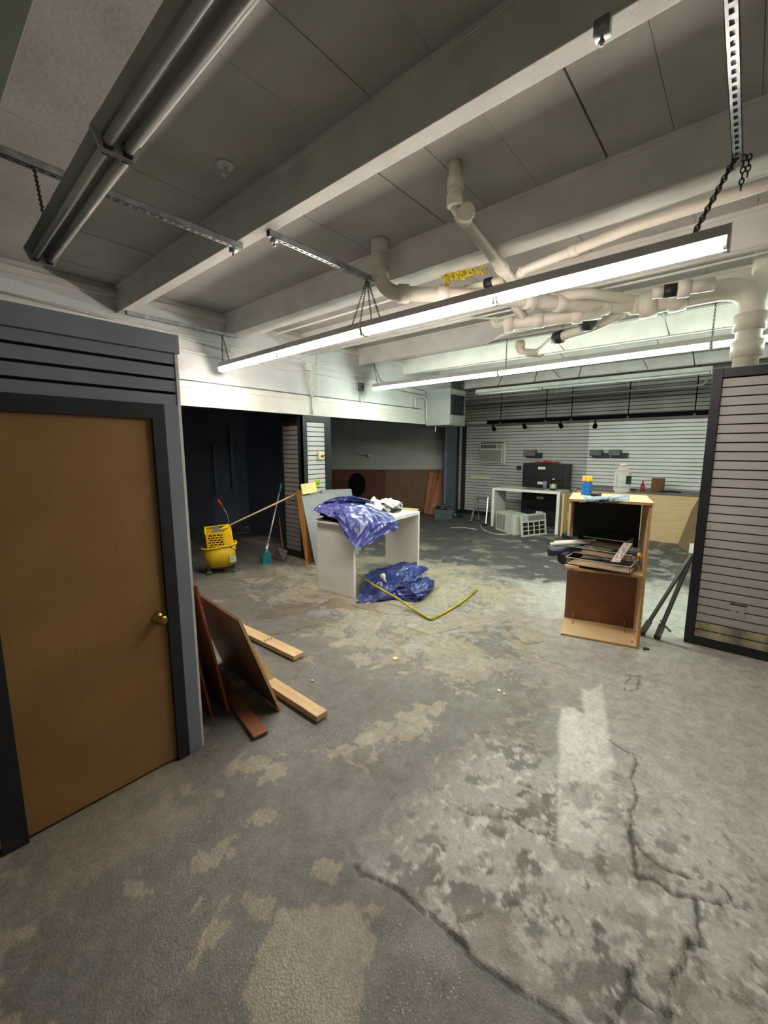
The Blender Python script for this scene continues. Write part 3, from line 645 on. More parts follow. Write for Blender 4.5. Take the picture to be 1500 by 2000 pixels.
conduit([(sw.x, YH-.012, sw.z+.07), (sw.x, YH-.012, 3.18)], .009, 'thin conduit above the small grey switch box')
conduit([(sw.x, YH-.012, sw.z-.07), (sw.x, YH-.012, 2.62)], .009, 'thin conduit below the small grey switch box')
for z0, z1, l in ((3.17, 3.08, 'sagging cable along the block wall top'), (3.0, 2.98, 'straight cable along the block wall')):
    conduit([(.2, YH-.035, z0+.1), (2.2, YH-.03, z0+.02), (3.4, YH-.03, z1), (4.6, YH-.03, z1+.03), (7.6, YH-.03, z1-.03)], .010, l, rad=.3, name='cable')
conduit([(1.2, YH-.01, 2.66), (7.5, YH-.01, 2.66)], .006, 'thin wire along the top of the header board', 'grey_plastic', name='cable')
# ---- heater box
HX0, HX1, HY0, HY1, HZ0, HZ1 = 7.69, 8.34, 4.80, YH-.02, 2.31, 3.06
t = thing('unit_heater', (8.0, 5.1, HZ0), 'grey sheet-metal unit heater with louvred end', 'heater')
box('casing', (HX0, HY0+.01, HZ0), (HX1, HY1, HZ1), 'heater', t, bevel=.012)
box('louvre_recess', (HX0+.06, HY0-.0, HZ0+.22), (HX1-.08, HY0+.012, HZ1-.12), 'black', t)
for k in range(7): MB().obox((HX0+.07+k*.075, HY0-.022, HZ0+.23), (.02, 0, 0), (.012, .03, 0), (0, 0, HZ1-HZ0-.36)).build('louvre', 'steel', t)
for k in range(5): MB().tube([(HX0+.05, HY0-.025, HZ0+.26+k*.09), (HX1-.07, HY0-.025, HZ0+.26+k*.09)], .007, 6).build('guard_wire', 'dark_plastic', t)
box('control_panel', (HX0+.05, HY0-.006, HZ0+.04), (HX1-.06, HY0+.012, HZ0+.19), 'heater', t, bevel=.003)
for (x, y) in ((HX0+.05, HY0+.06), (HX1-.05, HY0+.06)): MB().tube([(x, y, HZ1-.01), (x, y, ZB)], .008, 6).build('hanger_rod', 'steel', t)
MB().tube(bend([(HX0-.02, HY1-.03, HZ0+.12), (HX0-.02, HY1-.02, HZ0+.62), (HX0-.42, YH-.03, HZ0+.58), (HX0-.42, YH-.03, HZ0+.36)], .22), .02, 10).build('flex_conduit', 'white_paint', t)
MB().tube([(HX0+.08, HY1-.2, HZ0), (HX0+.08, HY1-.2, HZ0-.12)], .012, 8).build('drip_pipe', 'white_paint', t)
# ================================================================== FAR WALL THINGS
# track light rail with rods
RX = 10.2
t = thing('track_rail', (RX, 3, 2.45), 'long black track light rail hung on thin rods', 'track rail')
box('rail', (RX-.03, .2, 2.455), (RX+.03, 5.22, 2.54), 'lamp_black', t)
box('rail_end', (RX-.032, 5.22, 2.47), (RX+.032, 5.75, 2.53), 'light_slat', t)
for u, v in ((978, 825), (1066, 818), (1116, 814), (1227, 810), (1357, 806)):
    y = PX(u, v, RX).y; MB().tube([(RX, y, 2.46), (RX, y, ZC)], .010, 6).build('hanger_rod', 'lamp_black', t)
    MB().lathe((RX-.03, y, 2.455), [(.03, 0), (.02, .03), (.006, .05)], 10).build('rod_cup', 'steel', t)
for k, (u, v, l) in enumerate([(963, 836, 'black spot lamp on the rail above the wall air conditioner'), (1023, 832, 'black spot lamp on the rail over the first grey wall box'), (1094, 830, 'black spot lamp on the rail above the black file cabinet edge'), (1162, 830, 'black ringed spot lamp on the rail over the paired wall boxes')]):
    p = PX(u, v, RX)
    t = thing('track_lamp', (RX, p.y, p.z-.05), l, 'spot lamp', 'track lamps')
    MB().tube([(RX, p.y, 2.48), (RX, p.y, p.z+.02)], .012, 8).build('stem', 'lamp_black', t)
    MB().lathe((RX+.02, p.y, p.z), [(.03, .04), (.045, .0), (.05, -.06), (.046, -.07), (.03, -.02)], 14, (-.5, .25 if k < 3 else -.2, .6)).build('head', 'lamp_black', t)
# wall air conditioner
y0, y1, z0, z1 = 4.87, 5.56, 1.42, 1.99
t = thing('wall_air_conditioner', (XF, (y0+y1)/2, z0), 'window air conditioner set through the slatwall', 'air conditioner')
box('surround', (XF-.05, y0-.03, z0-.02), (XF+.01, y1+.03, z1+.02), 'ac_white', t)
box('body', (XF-.16, y0+.02, z0+.03), (XF-.04, y1-.02, z1-.03), 'ac_white', t, bevel=.01)
box('front_grille', (XF-.168, y0+.05, z0+.06), (XF-.158, y1-.04, z0+.37), 'ac_grille', t)
for k in range(12): box('vent_slot', (XF-.166, y0+.20+k*.037, z0+.41), (XF-.158, y0+.225+k*.037, z1-.06), 'dark_plastic', t)
box('control_panel', (XF-.166, y0+.04, z0+.41), (XF-.158, y0+.17, z1-.06), 'ac_grille', t)
box('top_gap', (XF-.1, y0+.05, z1-.03), (XF-.045, y1-.02, z1), 'black', t)
# grey wall boxes
for u0, u1, l in ((1023, 1055, 'single grey box with a dark side bracket above the file cabinet'), (1152, 1187, 'grey box at the left of the white slat section, first of the pair'), (1189, 1224, 'grey box further along the white slats, second of the pair')):
    a, b_ = PX(u0, 880, 10.45), PX(u1, 894, 10.45)
    t = thing('wall_box', (10.5, (a.y+b_.y)/2, b_.z), l, 'wall box', 'grey wall boxes')
    yl, yr = max(a.y, b_.y), min(a.y, b_.y); z1 = a.z+.02; z0 = b_.z
    box('box', (10.42, yr+.13, z0+.04), (XF-.0, yl, z1), 'grey_plastic', t, bevel=.015)
    box('bracket', (10.5, yr, z0), (XF, yl-.05, z0+.04), 'dark_plastic', t); box('side', (10.52, yr, z0+.04), (XF, yr+.13, z1-.07), 'dark_plastic', t)
p = PX(938, 932, XF); box('wood_strip', (XF-.02, PX(960, 930, XF).y, p.z-.04), (XF, PX(920, 930, XF).y, p.z+.03), 'ivory', None, label='pale wooden strip fixed low on the grey slatwall', cat='strip')
p = PX(1014, 914, XF); box('wall_socket', (XF-.03, p.y-.06, p.z-.05), (XF, p.y+.06, p.z+.05), 'dark_plastic', None, label='small dark socket on slatwall beside file cabinet', cat='socket', bevel=.004)
# black lateral file cabinet
fx0, fx1, fy0, fy1, fz = 9.95, 10.52, 3.15, 4.12, 1.47
t = thing('file_cabinet', (10.2, 3.6, 0), 'black lateral file cabinet with white label holders', 'file cabinet')
box('body', (fx0+.02, fy0, 0), (fx1, fy1, fz), 'black_metal', t, bevel=.004)
nd = 4; dh = (fz-.06)/nd
for k in range(nd):
    d = box('drawer', (fx0, fy0+.012, .04+k*dh+.006), (fx0+.022, fy1-.012, .04+(k+1)*dh-.006), 'black_metal', t, bevel=.004)
    yc = (fy0+fy1)/2+.02; zc = .04+(k+1)*dh-.08
    box('label_holder', (fx0-.006, yc-.085, zc-.03), (fx0+.002, yc+.085, zc+.03), 'paper', d)
    box('drawer_pull', (fx0-.012, fy0+.2, zc-.08), (fx0+.002, fy1-.2, zc-.065), 'black', d)
rr = random.Random(20); pts = [(10.0+rr.uniform(0, .35), fy1-.1-(i*.37 % .8)+rr.uniform(-.06, .06), fz+.01+rr.uniform(0, .06)*(i % 2)) for i in range(22)]
MB().tube(bend(pts, .08, 4), .008, 6).build('extension_cord', 'red', None, 'tangled red extension cord on top of the black file cabinet', 'cord')
# white desk with plywood end
dx0, dx1, dya, dyb, dz = 9.10, 9.72, 4.48, 2.93, .92
t = thing('white_desk', (9.4, 3.7, 0), 'white desk with thick slab sides in front of file cabinet', 'desk')
box('desk_top', (dx0, dyb, dz-.055), (dx1, dya, dz), 'white_lacquer', t, bevel=.003)
box('leg_panel', (dx0, dya-.065, 0), (dx1, dya, dz-.055), 'white_lacquer', t, bevel=.003); box('leg_panel', (dx0, dyb, 0), (dx1, dyb+.065, dz-.055), 'white_lacquer', t, bevel=.003)
t = thing('plywood_end_panel', (9.4, 2.83, 0), 'plywood end panel with socket beside the white desk', 'panel')
box('panel', (8.98, 2.80, 0), (9.9, 2.84, .90), 'ply', t); box('socket', (9.25, 2.79, .32), (9.37, 2.80, .48), 'ivory', t)
# loose board on the desk, cup, bottle
MB().obox((9.13, 3.34, dz), (.42, .05, 0), (-.02, .42, 0), (0, 0, .014)).build('loose_board', 'ac_grille', None, 'thin loose board lying on the white desk', 'board')
c = G(1064, 953, dz); c = V(9.6, PX(1064, 950, 9.6).y, dz); MB().lathe((c.x, c.y, dz), [(.035, 0), (.04, .0), (.045, .17), (.041, .17), (.036, .01)], 18).build('cup', mat('cup', '#8c979c', '#7d888d', 8, .5), None, 'tall grey plastic cup on the white desk', 'cup')
c = V(9.4, PX(1080, 955, 9.4).y, dz)
t = thing('dark_bottle', (c.x, c.y, dz), 'dark brown bottle with green white label on desk', 'bottle')
MB().lathe((c.x, c.y, dz), [(.062, 0), (.066, .01), (.066, .15), (.055, .18), (.024, .205), (.022, .23)], 20).build('body', 'amber', t); MB().lathe((c.x, c.y, dz), [(.0672, .04), (.0672, .135)], 20).build('label', 'label_green', t); MB().lathe((c.x, c.y, dz+.228), [(.026, 0), (.026, .025)], 16).build('cap', 'paper', t)
# counter along far wall
cx0, cy0, cy1, cz = 9.72, .62, 2.78, .96
t = thing('counter', (10.1, 1.7, 0), 'long counter with plain plywood front and grey top', 'counter')
box('front_panel', (cx0, cy0, .0), (cx0+.02, cy1, cz-.025), 'ply', t); box('worktop', (cx0-.03, cy0-.02, cz-.025), (XF-.014, cy1+.0, cz), 'counter', t, bevel=.003)
box('end_panel', (cx0+.02, cy0, 0), (XF-.02, cy0+.02, cz-.025), 'ply', t); box('back_panel', (cx0+.4, cy0+.02, 0), (cx0+.42, cy1, cz-.025), 'ply', t)
t = thing('metal_tray', (9.9, 2.6, cz), 'flat grey metal lid lying on the counter', 'tray')
a = G(1130, 955, cz)
MB().obox((9.80, 2.02, cz), (.5, 0, 0), (0, .55, 0), (0, 0, .05)).build('lid', 'counter', t, bevel=.006); box('rim', (9.79, 2.01, cz), (9.81, 2.58, cz+.02), 'steel', t)
c = G(1255, 955, cz); c = V(9.98, PX(1255, 950, 9.98).y, cz)
t = thing('red_bottle', c, 'slim red bottle on the counter beside the wood block', 'bottle'); MB().lathe(c, [(.035, 0), (.037, .01), (.037, .11), (.018, .15)], 16).build('body', 'red', t); MB().lathe(c+V(0, 0, .148), [(.018, 0), (.014, .05), (.006, .07)], 12).build('nozzle', 'red', t)
a, b_ = PX(1271, 955, 10.05), PX(1297, 935, 10.05); MB().obox((10.05, b_.y, cz), (.16, .0, 0), (0, a.y-b_.y, 0), (0, 0, b_.z-cz+.0)).build('wood_block', 'woodblock', None, 'square dark brown wood block standing on counter', 'block', bevel=.004)
for k, (u, l) in enumerate(((1312, 'black tool lying beside the wood block on counter'), (1226, 'dark wrench-like tool beside the water jug'), (1216, 'small dark pliers on the counter edge'))):
    y = PX(u, 957, 10.0).y; q = MB(); q.tube([(9.98, y+.14, cz+.012), (10.02, y, cz+.018), (9.97, y-.16, cz+.012)], [.014, .02, .01], 8); q.bar((10.0, y+.14, cz+.012), (10.05, y+.20, cz+.012), .03, .02); q.build('hand_tool', 'black', None, l, 'tool', 'tools on the counter')
# step stool
t = thing('step_stool', (9.3, 4.9, 0), 'folding aluminium step stool beside the white desk', 'step stool')
fa, fb, ra, rb = V(9.25, 5.10, 0), V(9.20, 4.66, 0), V(9.62, 5.06, 0), V(9.58, 4.70, 0)
ta, tb = V(9.42, 5.02, .66), V(9.40, 4.72, .66)
for a, b_ in ((fa, ta), (fb, tb), (ra, ta), (rb, tb)): MB().bar(a, b_, .026, .026).build('leg', 'alum', t)
MB().tube(bend([ta, ta+V(.0, -.01, .08), ta+V(0, -.08, .14), tb+V(0, .08, .14), tb+V(0, .01, .08), tb], .08), .014, 10).build('handrail', 'alum', t)
box('step', (9.30, 4.72, .33), (9.52, 5.04, .36), 'grey_plastic', t); box('step', (9.34, 4.74, .60), (9.5, 5.02, .63), 'grey_plastic', t)
for p in (fa, fb, ra, rb): box('foot', (p.x-.02, p.y-.02, 0), (p.x+.02, p.y+.02, .03), 'rubber', t)
# air conditioner on the floor and its loose grille
A = [G(967, 1034), G(1000, 1045)]; pA, pB_ = A; d = (pB_-pA).normalized(); nrm = V(-d.y, d.x, 0)
if nrm.x < 0: nrm = -nrm
Lx = (pB_-pA).length
t = thing('floor_air_conditioner', (pA+pB_)/2+nrm*.2, 'old beige air conditioner standing on the floor under the desk', 'air conditioner')
MB().obox(pA, d*Lx, nrm*.40, V(0, 0, .43)).build('casing', 'ac_white', t, bevel=.01)
for k in range(3):
    o2 = pA+d*(Lx*(.10+k*.17))-nrm*.004+V(0, 0, .05); MB().obox(o2, d*Lx*.12, nrm*.006, V(0, 0, .33)).build('side_vent', 'ac_grille', t)
MB().obox(pA+d*Lx, d*.045, nrm*.38+V(0, 0, 0), V(0, 0, .41)).build('front_bezel', 'ac_white', t, bevel=.008)
pG, pH = G(1015, 1048), G(1063, 1042); d2 = (pH-pG).normalized(); L2 = (pH-pG).length; n2_ = V(-d2.y, d2.x, 0)
if n2_.x < 0: n2_ = -n2_
pG = pG-n2_*.07; pH = pH-n2_*.07; upv = (V(0, 0, 1)+n2_*.14).normalized()
t = thing('air_conditioner_grille', (pG+pH)/2, 'loose white air conditioner front grille leaning on the floor unit', 'grille')
def gb(a0, a1, h0, h1, m, nm, th=.03): MB().obox(pG+d2*a0+upv*h0, d2*(a1-a0), n2_*th, upv*(h1-h0)).build(nm, m, t)
gb(0, L2, 0, .03, 'ac_white', 'rim'); gb(0, L2, .43, .46, 'ac_white', 'rim'); gb(0, .04, .03, .43, 'ac_white', 'rim'); gb(L2-.04, L2, .03, .43, 'ac_white', 'rim'); gb(.04, L2-.04, .29, .32, 'ac_white', 'cross_rail')
MB().obox(pG+d2*.04+upv*.03+n2_*.02, d2*(L2-.08), n2_*.012, upv*.26).build('filter_mesh', 'black', t)
for k in range(1, 4): gb(.04+(L2-.08)*k/4-.006, .04+(L2-.08)*k/4+.006, .03, .29, 'ac_white', 'grid_bar', .02)
for k in range(1, 3): gb(.04, L2-.04, .03+.087*k-.005, .03+.087*k+.005, 'ac_white', 'grid_bar', .02)
gb(.04, .2, .32, .43, mat('decal_blue', '#8d9cc0', '#c9cfe0', 30, .5, contrast=.2), 'badge', .028); gb(.2, L2-.04, .32, .43, 'ac_grille', 'vent', .024)
for k in range(10): gb(.22+k*(L2-.28)/10, .23+k*(L2-.28)/10, .33, .42, 'dark_plastic', 'vent_slot', .022)
MB().tube(bend([G(1000, 1043, .006), G(970, 1044, .006), G(945, 1036, .006), G(938, 1026, .006), G(945, 1024, .02)], .3), .007, 6).build('power_cord', 'paper', None, 'white power cord curling from floor air conditioner', 'cord')
MB().tube([G(880, 1031, .006), G(905, 1030, .006), G(932, 1034, .006)], .006, 6).build('power_cord', 'paper', None, 'straight pale cord on the dark far floor', 'cord')
p = G(945, 1026); box('cord_plug', (p.x-.06, p.y-.05, 0), (p.x+.06, p.y+.05, .04), 'dark_plastic', None, label='dark plug at the end of white cord near stool', cat='plug', bevel=.01)
# ================================================================== WHITE TABLE WITH TARP
TA = math.radians(5.3); tu = V(math.cos(TA), math.sin(TA), 0); tv = V(math.sin(TA), -math.cos(TA), 0)
P0 = G(622, 1150); TL, TW, TH = 1.56, .60, .89
t = thing('white_table', P0+tu*TL/2+tv*TW/2, 'white slab-sided table carrying the blue tarp', 'table')
MB().obox(P0, tu*.04, tv*TW, V(0, 0, TH-.05)).build('leg_panel', 'white_lacquer', t, bevel=.003)
MB().obox(P0+tu*(TL-.04), tu*.04, tv*TW, V(0, 0, TH-.05)).build('leg_panel', 'white_lacquer', t, bevel=.003)
MB().obox(P0+V(0, 0, TH-.05), tu*TL, tv*TW, V(0, 0, .05)).build('table_top', 'white_lacquer', t, bevel=.003)
for h in (.12, .42): MB().lathe(P0+tu*0.02+tv*(TW)+V(0, 0, h), [(.006, 0), (.006, .002), (.001, .003)], 8, tuple(tv)).build('screw', 'steel', t)
def T(a, b, z): return P0+tu*a+tv*b+V(0, 0, z)
def nz(x, y, s, seed): return float(vnoise(np.array([x*s]), np.array([y*s]), seed)[0])
def net(ctrl, nu, nv, amp, seed, freq=5, fine=.006):
    """a creased sheet through a control net of points; folds are real relief along the sheet normal"""
    a, b = len(ctrl), len(ctrl[0]); rs = random.Random(seed)
    dirs = [(rs.uniform(0, math.pi), rs.uniform(.6, 1.5)*freq, rs.uniform(0, 6), rs.uniform(.4, 1)) for _ in range(7)]
    C_ = np.array([[tuple(p) for p in r] for r in ctrl], float)
    def cr_(P_, n_):
        m_ = P_.shape[0]; x = np.linspace(0, m_-1, n_); i = np.minimum(x.astype(int), m_-2); f = (x-i).reshape((-1,)+(1,)*(P_.ndim-1))
        q0, q1, q2, q3 = P_[np.maximum(i-1, 0)], P_[i], P_[i+1], P_[np.minimum(i+2, m_-1)]
        return q1+(q2-q0)*(.5*f)+(q0*2-q1*5+q2*4-q3)*(.5*f*f)+(q1*3-q0-q2*3+q3)*(.5*f**3)
    P = cr_(C_, nu); P = np.swapaxes(cr_(np.swapaxes(P, 0, 1), nv), 0, 1)
    e = np.gradient(P, axis=0); f = np.gradient(P, axis=1); n = np.cross(e, f); n /= np.linalg.norm(n, axis=-1, keepdims=True)+1e-9; n *= np.where(n[..., 2:] < 0, -1, 1)
    u, v = np.meshgrid(np.linspace(0, 1, nu), np.linspace(0, 1, nv), indexing='ij'); h = 0*u
    ww = (vnoise(u*3, v*3, seed)-.5)*2.2
    for th, fr_, ph, am in dirs: h = h+am*(1-np.abs(np.sin((u*math.cos(th)+v*math.sin(th))*fr_*3+ph+ww)))**2
    h = (h/7-.2)*amp+(vnoise(u*14, v*14, seed+3)-.5)*fine*2+(vnoise(u*30, v*30, seed+4)-.5)*fine
    return [[tuple(x) for x in r] for r in (P+n*h[..., None])]
def sheet(q, ctrl, nu=40, nv=40, amp=.05, seed=1, freq=3, fine=.006): return q.grid(net(ctrl, nu, nv, amp, seed, freq, fine))
tp = thing('folded_tarp', T(.45, .3, TH), 'crumpled shiny blue tarp heaped over the end of the white table', 'tarp')
q = MB()
main = [[T(.0, -.06, 1.04), T(.28, -.10, 1.10), T(.60, -.05, 1.12), T(.85, .15, 1.02)],
        [T(-.03, .04, 1.03), T(.20, .12, 1.10), T(.50, .20, 1.08), T(.80, .50, .97)],
        [T(-.03, .20, .99), T(.12, .32, 1.06), T(.40, .47, 1.04), T(.76, .70, .85)],
        [T(-.05, .38, .97), T(.0, .56, 1.0), T(.32, .69, .89), T(.62, .72, .77)],
        [T(-.12, .50, .90), T(-.12, .68, .71), T(.03, .73, .66), T(.32, .73, .70)]]
sheet(q, main, 80, 80, .095, 4, 2.9, .010); o = q.build('upper_sheet', 'tarp_top', tp, solid=.004)
q = MB()
low = [[p*1.0+V(0, 0, -.04)+tu*.07 for p in r] for r in main[:-1]]
sheet(q, low, 36, 36, .06, 9, 3); q.build('under_sheet', 'tarp', tp, solid=.004)
q = MB()
low = [[p*1.0+V(0, 0, -.075)+tu*.10 for p in r] for r in main[:3]]
sheet(q, low, 30, 30, .05, 13, 3); q.build('under_sheet', 'tarp', tp, solid=.004)
for k in range(4):
    q = MB(); z = TH+.20+k*.012
    sheet(q, [[T(.16+.06*k, -.14+.03*k, z-.02), T(.40, -.12+.04*k, z+.04), T(.70, -.06+.04*k, z+.02)], [T(.26+.05*k, -.02+.03*k, z+.03), T(.48, .02+.04*k, z+.06), T(.78, .12, z-.0)], [T(.36, .06+.03*k, z-.0), T(.60, .14, z+.02), T(.88, .28, z-.05)]], 26, 26, .05, 30+k, 3)
    q.build('fold', 'tarp', tp, solid=.003)
p = T(.73, .70, .86); MB().lathe(p, [(.018, 0), (.018, .006), (.008, .008)], 12, (.2, -.8, .5)).build('grommet', 'steel', tp)
# carpet scrap and edging under the tarp
cs = thing('carpet_scrap', T(.3, .3, TH), 'patterned carpet scrap bunched under the blue tarp', 'carpet')
q = MB(); sheet(q, [[T(-.03, .02, TH+.04), T(.2, .02, TH+.05), T(.5, .02, TH+.05)], [T(-.02, .25, TH+.03), T(.2, .28, TH+.03), T(.5, .3, TH+.02)], [T(.0, .42, TH+.02), T(.3, .48, TH+.02), T(.6, .46, TH+.02)]], 24, 24, .04, 50, 3); q.build('pile', 'carpet', cs, solid=.01)
q = MB(); sheet(q, [[T(.20, .618, TH-.06), T(.62, .618, TH-.05)], [T(.22, .622, TH-.14), T(.64, .622, TH-.10)], [T(.26, .63, TH-.25), T(.66, .63, TH-.17)]], 16, 16, .02, 52, 3); q.build('hanging_edge', 'carpet', cs, solid=.01)
MB().obox(T(-.03, .0, TH), tu*.05, tv*.44, V(0, 0, .022)).build('paper_strip', 'paper', None, 'strip of white card lying along the table end', 'card strip')
# white plastic bag and bundle of clear sheeting
bg = thing('plastic_bag', T(1.18, .12, TH), 'crumpled white plastic bag on the table', 'plastic bag')
q = MB(); sheet(q, [[T(.86, .0, TH+.01), T(.92, .1, TH+.07), T(.96, .30, TH+.01)], [T(1.08, -.02, TH+.10), T(1.12, .08, TH+.22), T(1.14, .22, TH+.06)], [T(1.22, -.02, TH+.01), T(1.22, .12, TH+.06), T(1.20, .3, TH+.01)]], 24, 24, .10, 60, 3.5); q.build('bag', 'plastic_bag', bg, solid=.002)
cb = thing('crumpled_sheeting', T(1.36, .2, TH), 'bundle of crumpled clear plastic sheeting on the table', 'plastic sheeting')
for k in range(3):
    q = MB(); z = TH+.02+.03*k; o2 = .03*k
    sheet(q, [[T(1.20+o2, .0, z), T(1.36, -.02, z+.05), T(1.50-o2, .02, z)], [T(1.18, .16, z+.06), T(1.34, .15, z+.10), T(1.52, .17, z+.04)], [T(1.20, .36, z-.01), T(1.36, .38, z+.05), T(1.50, .34, z)]], 30, 30, .12, 70+k, 5, .012)
    q.build('layer', 'plastic_bag' if k != 1 else 'bluegrey', cb, solid=.002)
q = MB(); q.tube([T(1.16, .36, TH+.03), T(1.22, .40, TH+.05), T(1.30, .42, TH+.03)], [.03, .035, .02], 8); q.build('hand_tool', 'black', None, 'small black tool at the edge of the table', 'tool')
MB().obox(T(1.50, .10, TH), tu*.09-tv*.03, tv*.46+tu*.05, V(0, 0, .02)).build('wood_scrap', 'pine', None, 'short pine offcut at the far end of the table', 'wood scrap')
# ---- blue tarp on floor
ft = thing('floor_tarp', G(770, 1150), 'blue tarp bundled on floor in front of the white table', 'tarp')
def gp(u, v, z): return G(u, v, z)
q = MB()
sheet(q, [[gp(695, 1176, .01), gp(706, 1150, .07), gp(712, 1124, .06), gp(735, 1112, .02)],
          [gp(722, 1176, .01), gp(735, 1148, .12), gp(745, 1120, .14), gp(762, 1106, .10)],
          [gp(760, 1170, .02), gp(775, 1140, .16), gp(785, 1112, .20), gp(790, 1098, .20)],
          [gp(792, 1164, .02), gp(805, 1136, .16), gp(812, 1110, .24), gp(815, 1098, .22)]], 56, 56, .09, 81, 2.6, .008); q.build('upper_sheet', 'tarp', ft, solid=.004)
q = MB()
sheet(q, [[gp(752, 1150, .10), gp(765, 1136, .16), gp(775, 1120, .22), gp(790, 1106, .26)],
          [gp(775, 1146, .14), gp(792, 1134, .20), gp(806, 1118, .26), gp(822, 1104, .28)],
          [gp(800, 1148, .12), gp(815, 1132, .19), gp(828, 1118, .22), gp(838, 1112, .22)]], 40, 40, .05, 83, 2.4, .006); q.build('fold', 'tarp', ft, solid=.004)
q = MB()
sheet(q, [[gp(765, 1172, .0), gp(772, 1152, .10), gp(790, 1140, .14), gp(812, 1130, .15)],
          [gp(790, 1173, .0), gp(798, 1156, .10), gp(815, 1142, .15), gp(832, 1126, .16)],
          [gp(815, 1175, .0), gp(822, 1160, .09), gp(838, 1144, .12), gp(843, 1132, .12)],
          [gp(828, 1166, .0), gp(836, 1158, .05), gp(847, 1146, .06), gp(848, 1136, .05)]], 44, 44, .09, 85, 2.8, .008); q.build('fold', 'tarp', ft, solid=.004)
p = gp(699, 1174, .02); MB().lathe(p, [(.016, 0), (.016, .006), (.007, .008)], 12, (-.3, -.5, .8)).build('grommet', 'steel', ft)
# bulbs on the tarp
for (u, v, z, ax, l) in ((748, 1126, .22, (-.2, -.7, -.7), 'white reflector bulb lying on the blue floor tarp'), (741, 1142, .17, (-.6, -.6, .5), 'second white bulb, face toward the open floor, on the tarp')):
    p = gp(u, v, z); t = thing('light_bulb', p, l, 'bulb')
    MB().lathe(p, [(.012, .075), (.014, .05), (.022, .03), (.036, .0), (.038, -.02), (.03, -.03), (.001, -.033)], 18, ax).build('glass', 'bulb', t); MB().lathe(p, [(.013, .06), (.013, .09), (.006, .098)], 12, ax).build('screw_base', 'steel', t)
# yellow bent strip
yp = [gp(702, 1124, .13), gp(735, 1146, .20), gp(772, 1166, .12), gp(805, 1188, .03), gp(838, 1209, .014), gp(842, 1210, .014), gp(870, 1196, .014), gp(905, 1174, .014), gp(931, 1151, .014)]
MB().tube(yp, .013, 8).build('yellow_hose', 'yellow_hose', None, 'thin yellow hose bent into a V over the floor tarp', 'hose')
# ================================================================== PLYWOOD CABINET
k0, k1 = G(1095, 1240), G(1248, 1268); ku = (k1-k0).normalized(); KW = (k1-k0).length; kv = V(-ku.y, ku.x, 0)
if kv.x < 0: kv = -kv
KD, KH, KM = .62, 1.325, .665
def K(a, b, z): return k0+ku*a+kv*b+V(0, 0, z)
t = thing('plywood_cabinet', K(KW/2, .3, 0), 'open plywood cabinet with brown back and cluttered middle shelf', 'cabinet')
th = .018
MB().obox(K(0, 0, .0), ku*KW, kv*.47, V(0, 0, th)).build('bottom_board', 'ply', t); MB().obox(K(0, -.001, 0), ku*KW, kv*.002, V(0, 0, th)).build('edge_strip', 'ply_edge', t)
MB().obox(K(KW-.022, 0, th), ku*.022, kv*KD, V(0, 0, KH-th)).build('side_panel', 'ply', t); MB().obox(K(KW-.022, -.002, th), ku*.022, kv*.003, V(0, 0, KH-th)).build('edge_strip', 'ply_edge', t)
MB().obox(K(0, .45, th), ku*(KW-.022), kv*.012, V(0, 0, KM-th)).build('back_panel', 'hardboard', t)
MB().obox(K(0, 0, KM), ku*(KW-.022), kv*.5, V(0, 0, .022)).build('middle_shelf', 'ply', t); MB().obox(K(0, -.002, KM), ku*(KW-.022), kv*.003, V(0, 0, .022)).build('edge_strip', 'ply_edge', t)
MB().obox(K(0, 0, KM+.022), ku*.12, kv*.30, V(0, 0, .02)).build('corner_block', 'ply', t)
MB().obox(K(-.005, -.02, KH), ku*(KW+.012), kv*(KD+.04), V(0, 0, .022)).build('top_board', 'ply', t); MB().obox(K(-.005, -.022, KH), ku*(KW+.012), kv*.003, V(0, 0, .022)).build('edge_strip', 'ply_edge', t)
MB().obox(K(0, 0, KH-.33), ku*.02, kv*.22, V(0, 0, .33)).build('side_strip', 'ply', t); MB().obox(K(0, .26, KH-.33), ku*.02, kv*.02, V(0, 0, .33)).build('shelf_standard', 'steel', t); MB().obox(K(0, .30, KH-.33), ku*.02, kv*.3, V(0, 0, .33)).build('side_strip', 'ply', t)
MB().obox(K(.02, KD-.012, KM+.15), ku*(KW-.05), kv*.012, V(0, 0, KH-KM-.15)).build('back_board', 'black', t)
for a in (.09, .56):
    MB().tube([K(a, .43, th), K(a, .43, .09)], .006, 6).build('shelf_pin', 'ply_edge', t); MB().tube([K(a, .42, th+.005), K(a, .30, th+.005)], .005, 6).build('shelf_pin', 'ply_edge', t)
for a, z in ((.06, KM+.011), (KW-.04, .16), (KW-.06, .06)): MB().lathe(K(a, -.003, z), [(.007, 0), (.006, .002)], 8, tuple(-kv)).build('screw', 'stamp', t)
